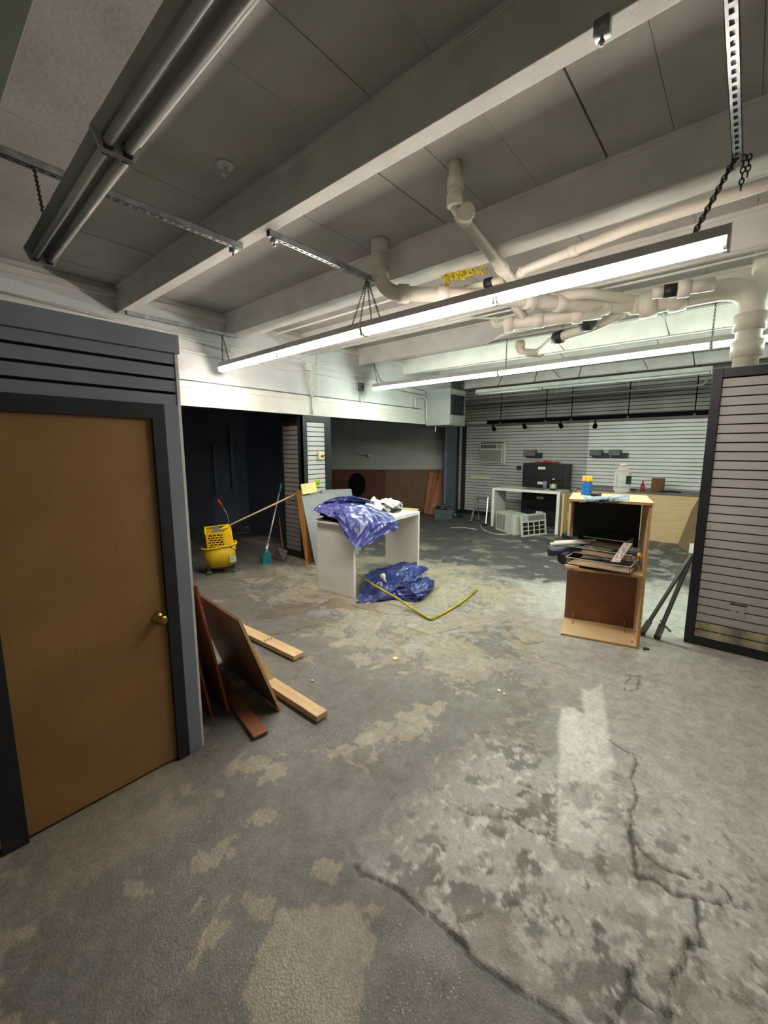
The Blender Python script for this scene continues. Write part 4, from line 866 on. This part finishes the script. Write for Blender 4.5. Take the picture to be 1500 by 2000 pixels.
# clear acrylic trays
def tray(a0, b0, a1, b1, z0, z1, rot, label, lid=False):
    c = K((a0+a1)/2, (b0+b1)/2, z0); r = Matrix.Rotation(rot, 3, 'Z'); du = r @ ku; dv = r @ kv; w_, d_ = (a1-a0), (b1-b0); o = c-du*w_/2-dv*d_/2; h = z1-z0; e = .006
    t = thing('acrylic_tray', c, label, 'tray', 'clear acrylic trays')
    MB().obox(o, du*w_, dv*d_, V(0, 0, e)).build('base', 'acrylic', t)
    for nm, oo, a, b_ in (('wall', o+V(0, 0, e), du*w_, dv*e), ('wall', o+dv*(d_-e)+V(0, 0, e), du*w_, dv*e), ('wall', o+dv*e+V(0, 0, e), du*e, dv*(d_-2*e)), ('wall', o+du*(w_-e)+dv*e+V(0, 0, e), du*e, dv*(d_-2*e))): MB().obox(oo, a, b_, V(0, 0, h-e)).build(nm, 'acrylic', t)
    MB().obox(o+du*e*2+dv*e*2+V(0, 0, e), du*(w_-4*e), dv*(d_-4*e), V(0, 0, .002)).build('liner', mat('liner', '#c2ad93', '#b29c80', 6, .7), t)
    for oo, a in ((o, du*w_), (o+dv*d_, du*w_), (o, dv*d_), (o+du*w_, dv*d_)): MB().bar(oo+V(0, 0, h), oo+a+V(0, 0, h), .004, .004).build('rim', 'chalk', t)  # white bars along the top edges imitate highlights on the clear acrylic
    if lid: MB().obox(o+V(0, 0, h), du*w_, dv*d_, V(0, 0, e)).build('lid', 'acrylic', t)
    return t
zs = KM+.0225
tray(.03, -.03, .58, .30, zs+.02, zs+.09, -.25, 'clear acrylic tray lying lowest on the plywood shelf')
tray(.06, .14, .60, .46, zs+.092, zs+.16, -.28, 'clear acrylic tray in the middle of the stack on the shelf')
tray(.16, .28, .55, .52, zs+.162, zs+.25, -.3, 'clear acrylic box with a lid topmost on the stack', True)
MB().obox(K(.10, .02, zs+.092), ku*.02+kv*-.0, kv*.01+ku*.2, V(0, 0, .006)).build('dark_strip', 'black', None, 'thin black strip lying in the acrylic trays', 'strip')
# rolls sticking out to the side
def roll(a, b_, r, m, label, name='roll', r2=None):
    t = thing(name, b_, label, 'roll', 'rolls on the cabinet shelf'); d = (b_-a).normalized()
    MB().tube([a, b_], [r, r2 or r], 16).build('sheet', m, t)
    q = MB(); q.tube([a-d*.002, a+d*.03], r*.72, 14); q.build('core', 'black', t)
roll(K(-.14, .34, zs+.16), K(.25, .40, zs+.21), .016, 'paper', 'thin rolled white paper sticking out of the shelf, upper one')
roll(K(-.17, .28, zs+.15), K(.2, .36, zs+.19), .016, 'paper', 'thin rolled white paper sticking out of the shelf, lower one')
roll(K(-.17, .20, zs+.08), K(.1, .33, zs+.10), .045, 'navy', 'glossy dark blue vinyl roll poking out of the shelf')
roll(K(-.04, .16, zs+.035), K(.1, .40, zs+.07), .055, 'black', 'black vinyl roll under the blue one')
roll(K(.12, .52, zs+.16), K(-.06, .86, zs+.14), .05, 'black', 'black rubber mat rolled behind the acrylic trays')
sp = K(.40, .02, zs+.10); MB().obox(K(.38, .02, zs+.095), ku*.07, V(0, 0, .006), kv*.16+ku*.10+V(0, 0, .15)).build('printed_sheet', 'paper_print', None, 'strip of printed paper leaning on the trays', 'paper')
t = thing('caulk_tube', K(.5, .2, zs+.18), 'blue caulk tube with yellow end on the trays', 'caulk tube')
MB().tube([K(.40, .20, zs+.165), K(.60, .06, zs+.175)], .018, 12).build('barrel', 'navy', t); MB().tube([K(.595, .064, zs+.175), K(.615, .05, zs+.176)], .020, 12).build('end_cap', 'yellow', t)
# things on the cabinet top
zt = KH+.022
def on_top(u, v): return G(u, v, zt)
for k, (u, v, l) in enumerate(((1141, 966, 'blue spray can with a yellow cap, its partner behind it'), (1149, 967, 'blue spray can with yellow cap, closer to the tools'))):
    c = on_top(u, v)
    t = thing('spray_can', c, l, 'spray can', 'blue spray cans')
    hh = .0
    MB().lathe(c, [(.029, 0), (.031, .006), (.031, .125), (.026, .138)], 20).build('can', 'blue_can', t); MB().lathe(c+V(0, 0, .136), [(.033, 0), (.033, .012), (.027, .018), (.026, .05), (.022, .054)], 20).build('cap', 'yellow', t)
c = on_top(1213, 970)
t = thing('water_jug', c, 'large clear plastic water jug on the cabinet', 'jug')
JR = .074
JZ = 1.22
MB().lathe(c, [(r_*JR, z_*JZ) for r_, z_ in ((.5, 0), (.9, 0), (.95, .012), (.7, .035), (.95, .05), (1, .07), (.94, .085), (1, .1), (1, .17), (.96, .178), (1, .186), (.95, .205), (.4, .235), (.3, .24), (.3, .25))], 28).build('bottle', 'clear', t)
MB().lathe(c+V(0, 0, .247*JZ), [(JR*.36, 0), (JR*.36, .016)], 16).build('cap', 'paper', t)
q = MB(); n = 10
q.add([c+V(math.cos(a_)*JR*1.012, math.sin(a_)*JR*1.012, z) for z in (.105*JZ, .168*JZ) for a_ in [math.atan2(-.78, -.46)+(i/n-.4)*1.1 for i in range(n+1)]], [(i, i+1, n+2+i, n+1+i) for i in range(n)]); q.build('label', 'green_dark', t, solid=.001)
t = thing('rolled_glove', on_top(1175, 985), 'pale blue-grey rolled bag lying across the cabinet top', 'bag')
q = MB(); sheet(q, [[on_top(1142, 970), on_top(1185, 970), on_top(1226, 970)], [gp(1140, 970, zt+.02), gp(1185, 971, zt+.03), gp(1228, 969, zt+.03)], [on_top(1140, 977), on_top(1185, 979), on_top(1228, 979)]], 20, 30, .03, 91, 4); q.build('cloth', 'bluegrey', t, solid=.003)
t = thing('flashlight', on_top(1176, 985), 'small black flashlight with blue ring on cabinet top', 'flashlight')
MB().tube([on_top(1192, 977)+V(0, 0, .016), on_top(1179, 981)+V(0, 0, .016), on_top(1173, 984)+V(0, 0, .018)], [.010, .012, .018], 12).build('barrel', 'navy', t)
for k in range(3): 
    a = on_top(1132+k*9, 983-k); MB().tube([a+V(0, 0, .004), on_top(1152+k*7, 976+k)+V(0, 0, .006)], .004, 6).build('screwdriver_bit', 'steel', None, ('thin metal rod at the very edge of the cabinet tools', 'thin metal rod between two others on the cabinet top', 'thin metal rod beside the flashlight on the cabinet')[k], 'rod', 'rods on the cabinet top')
c = on_top(1160, 970); q = MB(); q.box((c.x, c.y-.04, zt), (c.x+.12, c.y+.03, zt+.03)); q.build('small_case', 'black', None, 'small black case behind the spray cans', 'case', bevel=.006)
# ================================================================== POLES AND CARDBOARD BY THE DIVIDER
for (u, v, tu_, tv_, l) in ((1253, 1238, 1350, 1085, 'grey folding stand pole leaning on the divider, foot by the cabinet'), (1283, 1246, 1349, 1090, 'grey folding stand pole leaning on the divider, foot nearer its frame')):
    a = G(u, v, .01); b_ = PX(tu_, tv_, XP+.12); b_ = b_
    t = thing('leaning_pole', a, l, 'pole', 'grey poles leaning on the divider'); d = (b_-a)
    MB().bar(a+d*.12, b_, .034, .02).build('pole', 'grey_plastic', t)
    MB().bar(a, a+d*.17, .045, .035).build('foot_bracket', 'steel', t); MB().bar(a-V(.01, 0, .0), a+d*.02, .05, .04).build('foot', 'rubber', t)
a, b_ = G(1255, 1240, .012), G(1310, 1233, .012); MB().tube([G(1290, 1212, .012), b_], .007, 6).build('thin_rod', 'dark_plastic', None, 'thin dark rod on floor by the poles', 'rod')
bx = MB(); a, b_, c, d = G(1326, 1064), G(1347, 1080), PX(1378, 950, 9.2), PX(1357, 968, 9.4)
t = thing('folded_carton', a, 'flattened brown cardboard carton standing behind the divider frame', 'carton')
p0, p1 = G(1327, 1066), G(1349, 1080); MB().slab([p0, p1, p1+V(.25, -.35, 1.05), p0+V(.30, -.22, 1.05)], (p1-p0).cross(V(0, 0, 1)).normalized()*.03).build('panel', mat('carton', '#8f7a5e', '#7d6a50', 8, .8), t)
q = (p0*.3+p1*.7); MB().obox(p1+V(-.12, .02, .02), V(.10, 0, 0), V(0, -.08, 0), V(0, 0, .16)).build('label', 'paper', t)
# ================================================================== MOP BUCKET CORNER
wb_ = G(418, 1122); b1, b2, b3 = G(404, 1121), G(437, 1123), G(461, 1112)
bc = (b1+b3)/2+V(.03, .06, 0); ax = (b2-b1); ax.z = 0
bu = V(.92, -.39, 0).normalized(); bv = V(.39, .92, 0)     # bu along the bucket length
bcen = G(437, 1121)+V(.04, .16, 0)
t = thing('mop_bucket', bcen, 'yellow mop bucket with side-press wringer on casters', 'mop bucket')
def oval(cx, cy, a, b_, z, n=28, p=2.8, tilt=0):
    out = []
    for k in range(n):
        th_ = 2*math.pi*k/n; cs_, sn = math.cos(th_), math.sin(th_)
        x = cx+a*math.copysign(abs(cs_)**(2/p), cs_); y = cy+b_*math.copysign(abs(sn)**(2/p), sn)
        out.append(bcen+bu*x+bv*y+V(0, 0, z+tilt*x))
    return out
BL, BW_, BH = .235, .17, .40
q = MB(); q.loft([oval(0, 0, BL*.82, BW_*.85, .10), oval(0, 0, BL*.92, BW_*.93, .24), oval(0, 0, BL, BW_, BH, tilt=.10), oval(0, 0, BL*.95, BW_*.94, BH, tilt=.10), oval(0, 0, BL*.86, BW_*.86, .24), oval(0, 0, BL*.78, BW_*.8, .12)]); q.smooth = True; q.build('tub', 'yellow', t)
q = MB(); q.loft([oval(0, 0, BL*1.0, BW_*1.0, BH-.012, tilt=.10), oval(0, 0, BL*1.08, BW_*1.08, BH-.008, tilt=.10), oval(0, 0, BL*1.08, BW_*1.08, BH+.012, tilt=.10), oval(0, 0, BL*.96, BW_*.95, BH+.012, tilt=.10)], False, False); q.smooth = True; q.build('rim', 'yellow', t)
for sx in (-1, 1):
    for sy in (-1, 1):
        c = bcen+bu*(sx*BL*.72)+bv*(sy*BW_*.75)
        w1 = MB().lathe(c+V(0, 0, .036)-bu*0, [(.012, -.012), (.036, -.010), (.036, .010), (.012, .012)], 16, tuple(bv)).build('caster', 'grey_plastic', t)
        MB().obox(c+V(0, 0, .06)-bu*.02-bv*.016, bu*.04, bv*.032, V(0, 0, .05)).build('caster_fork', 'dark_plastic', t)
        MB().lathe(c+V(0, 0, .036), [(.010, -.015), (.010, .015)], 8, tuple(bv)).build('caster_hub', 'steel', w1)
# wringer
def W(x, y, z): return bcen+bu*x+bv*y+V(0, 0, z)
tl = .18
wr = MB()
def wq(x, z): return V(0, 0, 0)+W(x+(-.16)*(z-BH), 0, z)
za, zb = .34, .66
for nm, y in (('wringer_side', -.12), ('wringer_side', .105)):
    if nm and y < 0:
        # perforated front: frame and bars
        for (xa, xb, z0_, z1_) in ((-.17, -.145, za, zb-.06), (.06, .085, za, zb-.06)):
            MB().hexa([W(xa-.1*(z0_-BH), y, z0_), W(xb-.1*(z0_-BH), y, z0_), W(xb-.1*(z0_-BH), y+.015, z0_), W(xa-.1*(z0_-BH), y+.015, z0_), W(xa-.1*(z1_-BH), y, z1_), W(xb-.1*(z1_-BH), y, z1_), W(xb-.1*(z1_-BH), y+.015, z1_), W(xa-.1*(z1_-BH), y+.015, z1_)]).build('wringer_frame', 'yellow', t)
        for k in range(8):
            z_ = za+k*(zb-.08-za)/7; sh_ = -.1*(z_-BH)
            MB().obox(W(-.15+sh_, y+.002, z_), bu*.215, bv*.012, V(0, 0, .013)).build('grid_bar', 'yellow', t)
            if k < 7:
                for j in range(4): MB().obox(W(-.14+sh_+(j+.5*(k % 2))*.055, y+.002, z_+.013), bu*.012, bv*.010, V(0, 0, (zb-.08-za)/7-.013)).build('grid_bar', 'yellow', t)
        MB().obox(W(-.15, y+.04, za), bu*.21, bv*.01, V(0, 0, zb-.08-za)).build('wringer_inside', 'black', t)
    else:
        MB().hexa([W(-.15, y, za), W(.09, y, za), W(.09, y+.015, za), W(-.15, y+.015, za), W(-.17, y, zb-.02), W(.07, y, zb-.02), W(.07, y+.015, zb-.02), W(-.17, y+.015, zb-.02)]).build('wringer_side', 'yellow', t)
MB().hexa([W(.085, -.12, za), W(.20, -.10, za), W(.20, .11, za), W(.085, .12, za), W(.06, -.12, zb-.05), W(.17, -.10, zb+.02), W(.17, .11, zb+.02), W(.06, .12, zb-.05)]).build('wringer_body', 'yellow', t, bevel=.01)
MB().hexa([W(-.165, -.12, za), W(-.15, -.12, za), W(-.15, .12, za), W(-.165, .12, za), W(-.19, -.12, zb-.06), W(-.175, -.12, zb-.06), W(-.165, .12, zb), W(-.18, .12, zb)]).build('wringer_side', 'yellow', t)
MB().bar(W(-.185, -.115, zb-.055), W(-.175, .12, zb+.0), .02, .02).build('wringer_lip', 'yellow', t); MB().bar(W(-.175, .115, zb), W(.16, .115, zb+.02), .02, .02).build('wringer_lip', 'yellow', t); MB().bar(W(-.18, -.113, zb-.055), W(.07, -.113, zb-.055), .02, .02).build('wringer_lip', 'yellow', t)
MB().slab([W(-.10, -.112, zb-.052), W(.05, -.112, zb-.052), W(.0, .06, zb+.02), W(-.04, .06, zb+.02)], (0, 0, .006)).build('press_flap', 'grey_plastic', t)
lh = MB(); lh.tube(bend([W(.16, .12, zb-.08), W(.16, .15, zb+.15), W(.08, .16, zb+.30)], .1), .008, 8); lh.build('press_lever', 'steel', t)
MB().tube([W(.10, .16, zb+.27), W(.03, .17, zb+.40)], .015, 10).build('lever_grip', 'red', t)
MB().tube([W(.10, -.16, BH+.03), W(.20, -.175, BH-.06), W(.245, -.12, BH-.06)], .007, 6).build('bail_handle', 'dark_plastic', t)
MB().obox(W(.12, -BW_*.99, .16), bu*.09, -bv*.003, V(0, 0, .11)).build('warning_label', 'label_green', t)
t = thing('mop', W(.1, 0, .5), 'mop with a wooden handle standing in yellow bucket', 'mop')
h0, h1 = W(.06, -.02, zb-.01), PX(582, 963, CX0-.02)
MB().tube([h0, h1], .0125, 10).build('handle', 'pine', t); dd = (h1-h0).normalized(); MB().tube([h0-dd*.10, h0+dd*.10], .021, 10).build('mop_clamp', 'yellow', t)
# broom
t = thing('broom', G(524, 1098), 'upright broom with white handle and teal bristles leaning on the column', 'broom')
bb = G(522, 1101); b0_ = bb+V(.02, .02, .26); b1_ = PX(550, 944, CX0-.03)
dd = (b1_-b0_).normalized(); LL = (b1_-b0_).length
MB().tube([b0_, b0_+dd*LL*.84], .0125, 10).build('handle', 'alum', t); MB().tube([b0_+dd*LL*.83, b1_], .015, 10).build('grip', 'teal', t)
s_ = V(.76, -.1, 0).normalized()
q = MB(); q.loft([[bb+s_*a_+V(0, .04*c_, z)+V(0, .03, 0) for a_, c_ in ((-.075*f_, -1), (.075*f_, -1), (.075*f_, 1), (-.075*f_, 1))] for z, f_ in ((.0, 1), (.13, .9), (.17, .6), (.24, .3))]); q.build('bristle_head', 'teal', t)
MB().tube([b0_-dd*.10, b0_+dd*.06], .022, 10).build('socket', 'alum', t)
# coal shovel / dust pan
t = thing('dust_shovel', G(550, 1092), 'rusty flat shovel leaning against the column edge', 'shovel')
a, b_, c, d = G(533, 1090, .01), G(553, 1097, .01), G(562, 1076, .16), G(543, 1071, .2)
MB().slab([a, b_, c, d], (0, .01, .012)).build('blade', mat('rust', '#6d5f55', '#54473e', 12, .7), t); MB().tube([(c+d)/2, PX(545, 1010, CX0-.02)], .013, 8).build('handle', 'darkbrown', t)
# panels leaning on the column
def lean(q4, thv, m, nm, label, cat, group=None, edge=None): return MB().slab(q4, thv).build(nm, m, None, label, cat, group)
yb = 5.08
lean([G(598, 1106), G(618, 1095), PX(592, 954, 4.26), V(PX(578, 960, 4.22))], (.012, .012, 0), 'cardboard', 'cardboard_sheet', 'brown corrugated cardboard sheet leaning on the column corner', 'cardboard')
g0, g1 = G(614, 1101), G(709, 1083)
g2, g3 = PY(640, 962, YH-.05), PY(585, 968, YH-.06)
g1 = G(655, 1096)
lean([G(617, 1104), V(G(709, 1083).x, 5.00, 0), V(PY(654, 962, YH-.06)), V(PY(589, 968, YH-.06))], (0, .018, 0), 'greyboard', 'grey_panel', 'pale grey board leaning on the column, in front of another', 'board', 'grey boards leaning on the column')
lean([V(4.62, 5.16, 0), V(5.38, 5.16, 0), V(PY(686, 955, YH-.03)), V(PY(628, 957, YH-.03))], (0, .014, 0), 'greyboard', 'grey_panel', 'pale grey board leaning on the column, behind the other', 'board', 'grey boards leaning on the column')
a, b_, c, d = PY(592, 966, YH-.09), PY(620, 961, YH-.09), PY(616, 942, YH-.05), PY(588, 946, YH-.05)
lean([a, b_, c, d], (0, .02, 0), 'foam', 'foam_pad', 'pale yellow foam pad tucked on top of the leaning boards', 'foam pad')
p = PY(620, 944, CY0); t = thing('outlet_plate', p, 'lime green outlet plate on the column slats', 'outlet')
box('plate', (p.x-.05, CY0-.012, p.z-.06), (p.x+.05, CY0+.001, p.z+.06), 'green_plate', t); 
for k in (-.018, .018): box('socket', (p.x+k-.007, CY0-.016, p.z-.02), (p.x+k+.007, CY0-.011, p.z+.015), 'black', t)
p = PY(625, 890, CY0); t = thing('thermostat', p, 'ivory wall thermostat on the column slats', 'thermostat')
box('body', (p.x-.05, CY0-.045, p.z-.065), (p.x+.055, CY0+.001, p.z+.065), 'ivory', t, bevel=.006); MB().lathe((p.x+.012, CY0-.045, p.z), [(.03, 0), (.028, .008), (.001, .009)], 18, (0, -1, 0)).build('dial', 'brass', t)
# ================================================================== BOARDS IN THE LEFT FOREGROUND
def leanboard(bottom, top, length, thick, m, nm, label, cat='board', group='boards leaning on the partition end'):
    a, b_ = V(bottom), V(top); d = V(.10, 1, 0).normalized()*length; n = (b_-a).cross(d).normalized()
    if n.x < 0: n = -n
    t = thing(nm, a, label, cat, group)
    MB().slab([a, a+d, b_+d, b_], n*thick).build('panel', m, t)
    MB().slab([a-d.normalized()*.002, a+d.normalized()*.001, b_+d.normalized()*.001, b_-d.normalized()*.002], n*thick).build('cut_edge', 'pine' if m == 'darkbrown' else m, t)
s0 = G(545, 1388, .005); s1 = PY(466, 1214, s0.y+.02)
leanboard(s0, s1, .95, .018, 'darkbrown', 'veneer_board', 'dark brown veneer board with pale cut edge leaning at the partition')
s0 = G(446, 1398, .005); s1 = PY(380, 1145, s0.y+.03)
leanboard(s0, s1, .8, .016, 'redbrown', 'red_board', 'red-brown board standing steeply beside the partition end')
s0 = G(412, 1402, .005); s1 = V(1.10, s0.y+.06, .9); leanboard(s0, s1, .7, .016, 'redbrown', 'red_board', 'red-brown board pressed flat against the partition end')
a0_, a1_ = G(541, 1336, .03), PY(492, 1262, G(541, 1336).y+.04)
MB().bar(a0_+V(-.02, .08, 0), a1_+V(-.02, .08, .0), .09, .04, (0, 1, 0)).build('stud', 'pine', None, 'greenish pine stud leaning just behind the veneer board', 'stud')
def lumber(e0, e1, w_, h_, m, label, nm='lumber', stamp=False):
    a, b_ = V(e0), V(e1); a.z = b_.z = h_/2+.004; t = thing(nm, a, label, 'lumber', 'loose lumber on the floor')
    MB().bar(a, b_, w_, h_).build('stick', m, t, bevel=.004)
    if stamp:
        d = (b_-a).normalized(); s = V(d.y, -d.x, 0)
        for k in range(9):
            c = a+d*(.42+.012*(k % 3))+s*(-.045+k*.0105)+V(0, 0, h_/2+.0006)
            MB().obox(c, d*.016, s*.006, V(0, 0, .0006)).build('stamp_mark', 'stamp', t)
            if k % 2: MB().obox(c+d*.022, d*.006, s*.007, V(0, 0, .0006)).build('stamp_mark', 'stamp', t)
l0 = (G(575, 1288, .04)+G(592, 1270, .04))/2; l1 = (G(468, 1213, .04)+G(486, 1245, .04))/2
lumber(l0, l0+(l1-l0).normalized()*1.9, .115, .042, 'pine', 'pine two-by-four lying on floor with dark mill stamp', 'lumber', True)
l0 = (G(620, 1403, .045)+G(638, 1386, .045))/2; l1 = (G(537, 1347, .045)+G(548, 1332, .045))/2
lumber(l0, l0+(l1-l0).normalized()*1.2, .095, .045, 'pine', 'short clean pine two-by-four sticking out under the boards')
l0 = (G(497, 1440, .02)+G(522, 1430, .02))/2; l1 = (G(452, 1372, .02)+G(470, 1368, .02))/2
lumber(l0, l0+(l1-l0).normalized()*1.0, .095, .022, mat('redplank', '#8f5b40', '#7c4a31', 5, .6), 'reddish brown plank lying flat under the boards')
# ================================================================== SECOND ROOM
fl_ = [((838, 1003), (843, 922), .08), ((846, 1003), (851, 924), .06), ((843, 1004), (858, 930), .04), ((850, 1004), (864, 921), .10), ((858, 1003), (868, 922), .08)]
for k, ((u, v), (u2, v2), w_) in enumerate(fl_):
    a = G(u-6, v)-bn*(.045*k); b_ = ray(u2, v2); kk = (11.95-.035*k)/(b_.x*bn.x+b_.y*bn.y); b_ = V(b_.x*kk, b_.y*kk, CH+b_.z*kk)
    MB().bar(a, b_, w_*1.6, .022, tuple(bn)).build('cedar_plank', 'cedar', None, ('orange-brown plank leaning alone at the far side from the post', 'plain orange-brown plank next to the lone leaning one', 'narrow orange-brown batten leaning slantwise across the planks', 'widest orange-brown plank leaning behind the clear bin', 'orange-brown plank leaning closest to the blue grey post')[k], 'plank', 'planks leaning in the second room')
p = G(866, 1015)
t = thing('storage_bin', p, 'smoky clear plastic bin heaped with wire odds and ends', 'bin')
bd = rt; bw = V(fw.x, fw.y, 0).normalized()
MB().loft([[p+bd*(x*f_)+bw*(y*f_*.7+.13)+V(0, 0, z) for x, y in ((-.26, -.18), (.26, -.18), (.26, .18), (-.26, .18))] for z, f_ in ((.0, .85), (.26, 1.0), (.26, .96), (.02, .82))]).build('bin', mat('smoky', '#5a6066', '#4a5056', 8, .3), t)
for k in range(16):
    rr = random.Random(300+k); c = p+bw*.13
    pts = [c+bd*rr.uniform(-.25, .25)+bw*rr.uniform(-.1, .1)+V(0, 0, .26+rr.uniform(0, .14)) for _ in range(3)]
    MB().tube(bend(pts, .1), .012, 6).build('wire', 'grey_plastic' if k % 3 else 'dark_plastic', t)
p = G(888, 1010); MB().lathe(p+V(0, 0, .05), [(.001, -.05), (.05, -.04), (.06, 0), (.04, .05), (.001, .06)], 12, (.8, -.3, .4)).build('jar', 'steel', None, 'shiny metal can lying by the clear bin', 'can')
q = p+V(.2, -.06, 0); MB().lathe(q+V(0, 0, .03), [(.001, -.06), (.03, -.05), (.03, .05), (.001, .06)], 10, (.5, -.8, 0)).build('jar', 'black', None, 'small black jar beside the shiny can', 'jar')
# office chair silhouette
d_ = ray(697, 950); kk = 10.6/(d_.x*bn.x+d_.y*bn.y); cc = V(d_.x*kk, d_.y*kk, 0)
t = thing('office_chair', cc, 'dark office chair with rounded back before the wainscot', 'office chair')
q = MB(); q.loft([[cc+bd*(x*f_)+bw*(d0)+V(0, 0, .92+z*f_) for x, z in [(.22*math.cos(a_)*1.0, .30*math.sin(a_)) for a_ in [2*math.pi*i/20 for i in range(20)]]] for d0, f_ in ((-.03, .9), (0, 1), (.05, 1), (.07, .9))]); q.build('backrest', 'lamp_black', t)
MB().obox(cc-bd*.24-bw*.45+V(0, 0, .45), bd*.48, bw*.46, V(0, 0, .08)).build('seat', 'lamp_black', t, bevel=.03); MB().tube([cc-bw*.2+V(0, 0, .1), cc-bw*.2+V(0, 0, .46)], .03, 10).build('gas_column', 'lamp_black', t); MB().bar(cc+V(0, 0, .45), cc+bw*.05+V(0, 0, .75), .06, .02, tuple(bw)).build('back_bracket', 'lamp_black', t)
for k in range(5):
    a_ = 2*math.pi*k/5; e = cc-bw*.2+bd*math.cos(a_)*.3+bw*math.sin(a_)*.3
    l_ = MB().bar(cc-bw*.2+V(0, 0, .12), e+V(0, 0, .075), .05, .03).build('base_leg', 'lamp_black', t); MB().lathe(e+V(0, 0, .03), [(.012, -.02), (.03, -.018), (.03, .018), (.012, .02)], 10, (1, 0, 0)).build('caster', 'lamp_black', l_)
# wall fittings there
d_ = ray(722, 889); kk = 11.95/(d_.x*bn.x+d_.y*bn.y); p = V(d_.x*kk, d_.y*kk, CH+d_.z*kk)
t = thing('wall_spigot', p, 'pale round fitting with a conduit on the dim back wall', 'wall fitting'); MB().lathe(p, [(.05, 0), (.05, -.06), (.03, -.09)], 14, tuple(bn)).build('fitting', 'ivory', t); MB().tube([p+bt*.04, p+bt*.42+V(0, 0, .04), p+bt*.42+V(0, 0, .75)], .012, 6).build('conduit', 'dim_wall', t)
# dark room fittings
for (u, v0, v1, l) in ((417, 868, 968, 'short pale pipe on the dark blue wall'), (449, 828, 956, 'taller pale pipe on the dark blue wall')):
    a = PY(u, v0, 9.55); b_ = PY(u+3, v1, 9.55); MB().tube([a, V(a.x, 9.55, b_.z)], .035, 8).build('wall_pipe', 'blue_panel', None, l, 'pipe', 'pipes in the dark room')
a, b_ = PY(513, 912, 9.5), PY(543, 974, 9.5); box('blue_board', (a.x, 9.49, .0), (b_.x, 9.55, a.z), 'blue_panel', None, label='lighter blue board standing against the dark wall', cat='board')
a, b_ = PY(508, 845, 9.55), PY(543, 912, 9.55); box('blue_board', (a.x, 9.5, PY(510, 912, 9.55).z), (b_.x, 9.6, a.z), mat('midblue', '#4c566a', '#434c5e', 3, .6), None, label='upper dull blue board on the dark wall', cat='board')
# ================================================================== SMALL DEBRIS
rd = random.Random(11)
for (u, v, s_, m, l) in ((772, 1287, .03, 'foam', 'torn tan paper flake on the middle of the floor'), (975, 1350, .018, 'chalk', 'white paint chip on the open floor'), (985, 1356, .012, 'chalk', 'tiny white paint chip next to a larger one'), (1262, 1268, .035, 'dark_plastic', 'dark crumpled scrap at the foot of the plywood cabinet'), (850, 1225, .015, 'chalk', 'white chip near the yellow hose tip'), (610, 1330, .012, 'chalk', 'white chip beyond the stamped two-by-four')):
    c = G(u, v); n = 7; poly = [c+V(math.cos(2*math.pi*k/n)*s_*rd.uniform(.5, 1.2), math.sin(2*math.pi*k/n)*s_*rd.uniform(.5, 1.2), .001) for k in range(n)]
    MB().prism(poly, (0, 0, .006)).build('floor_scrap', m, None, l, 'debris')
# make all closed meshes consistent
for o in [o for o in SC.objects if o.type == 'MESH' and o.name != 'floor' and o.data.materials[0].name in ('acrylic', 'clear')]: fix_normals(o)
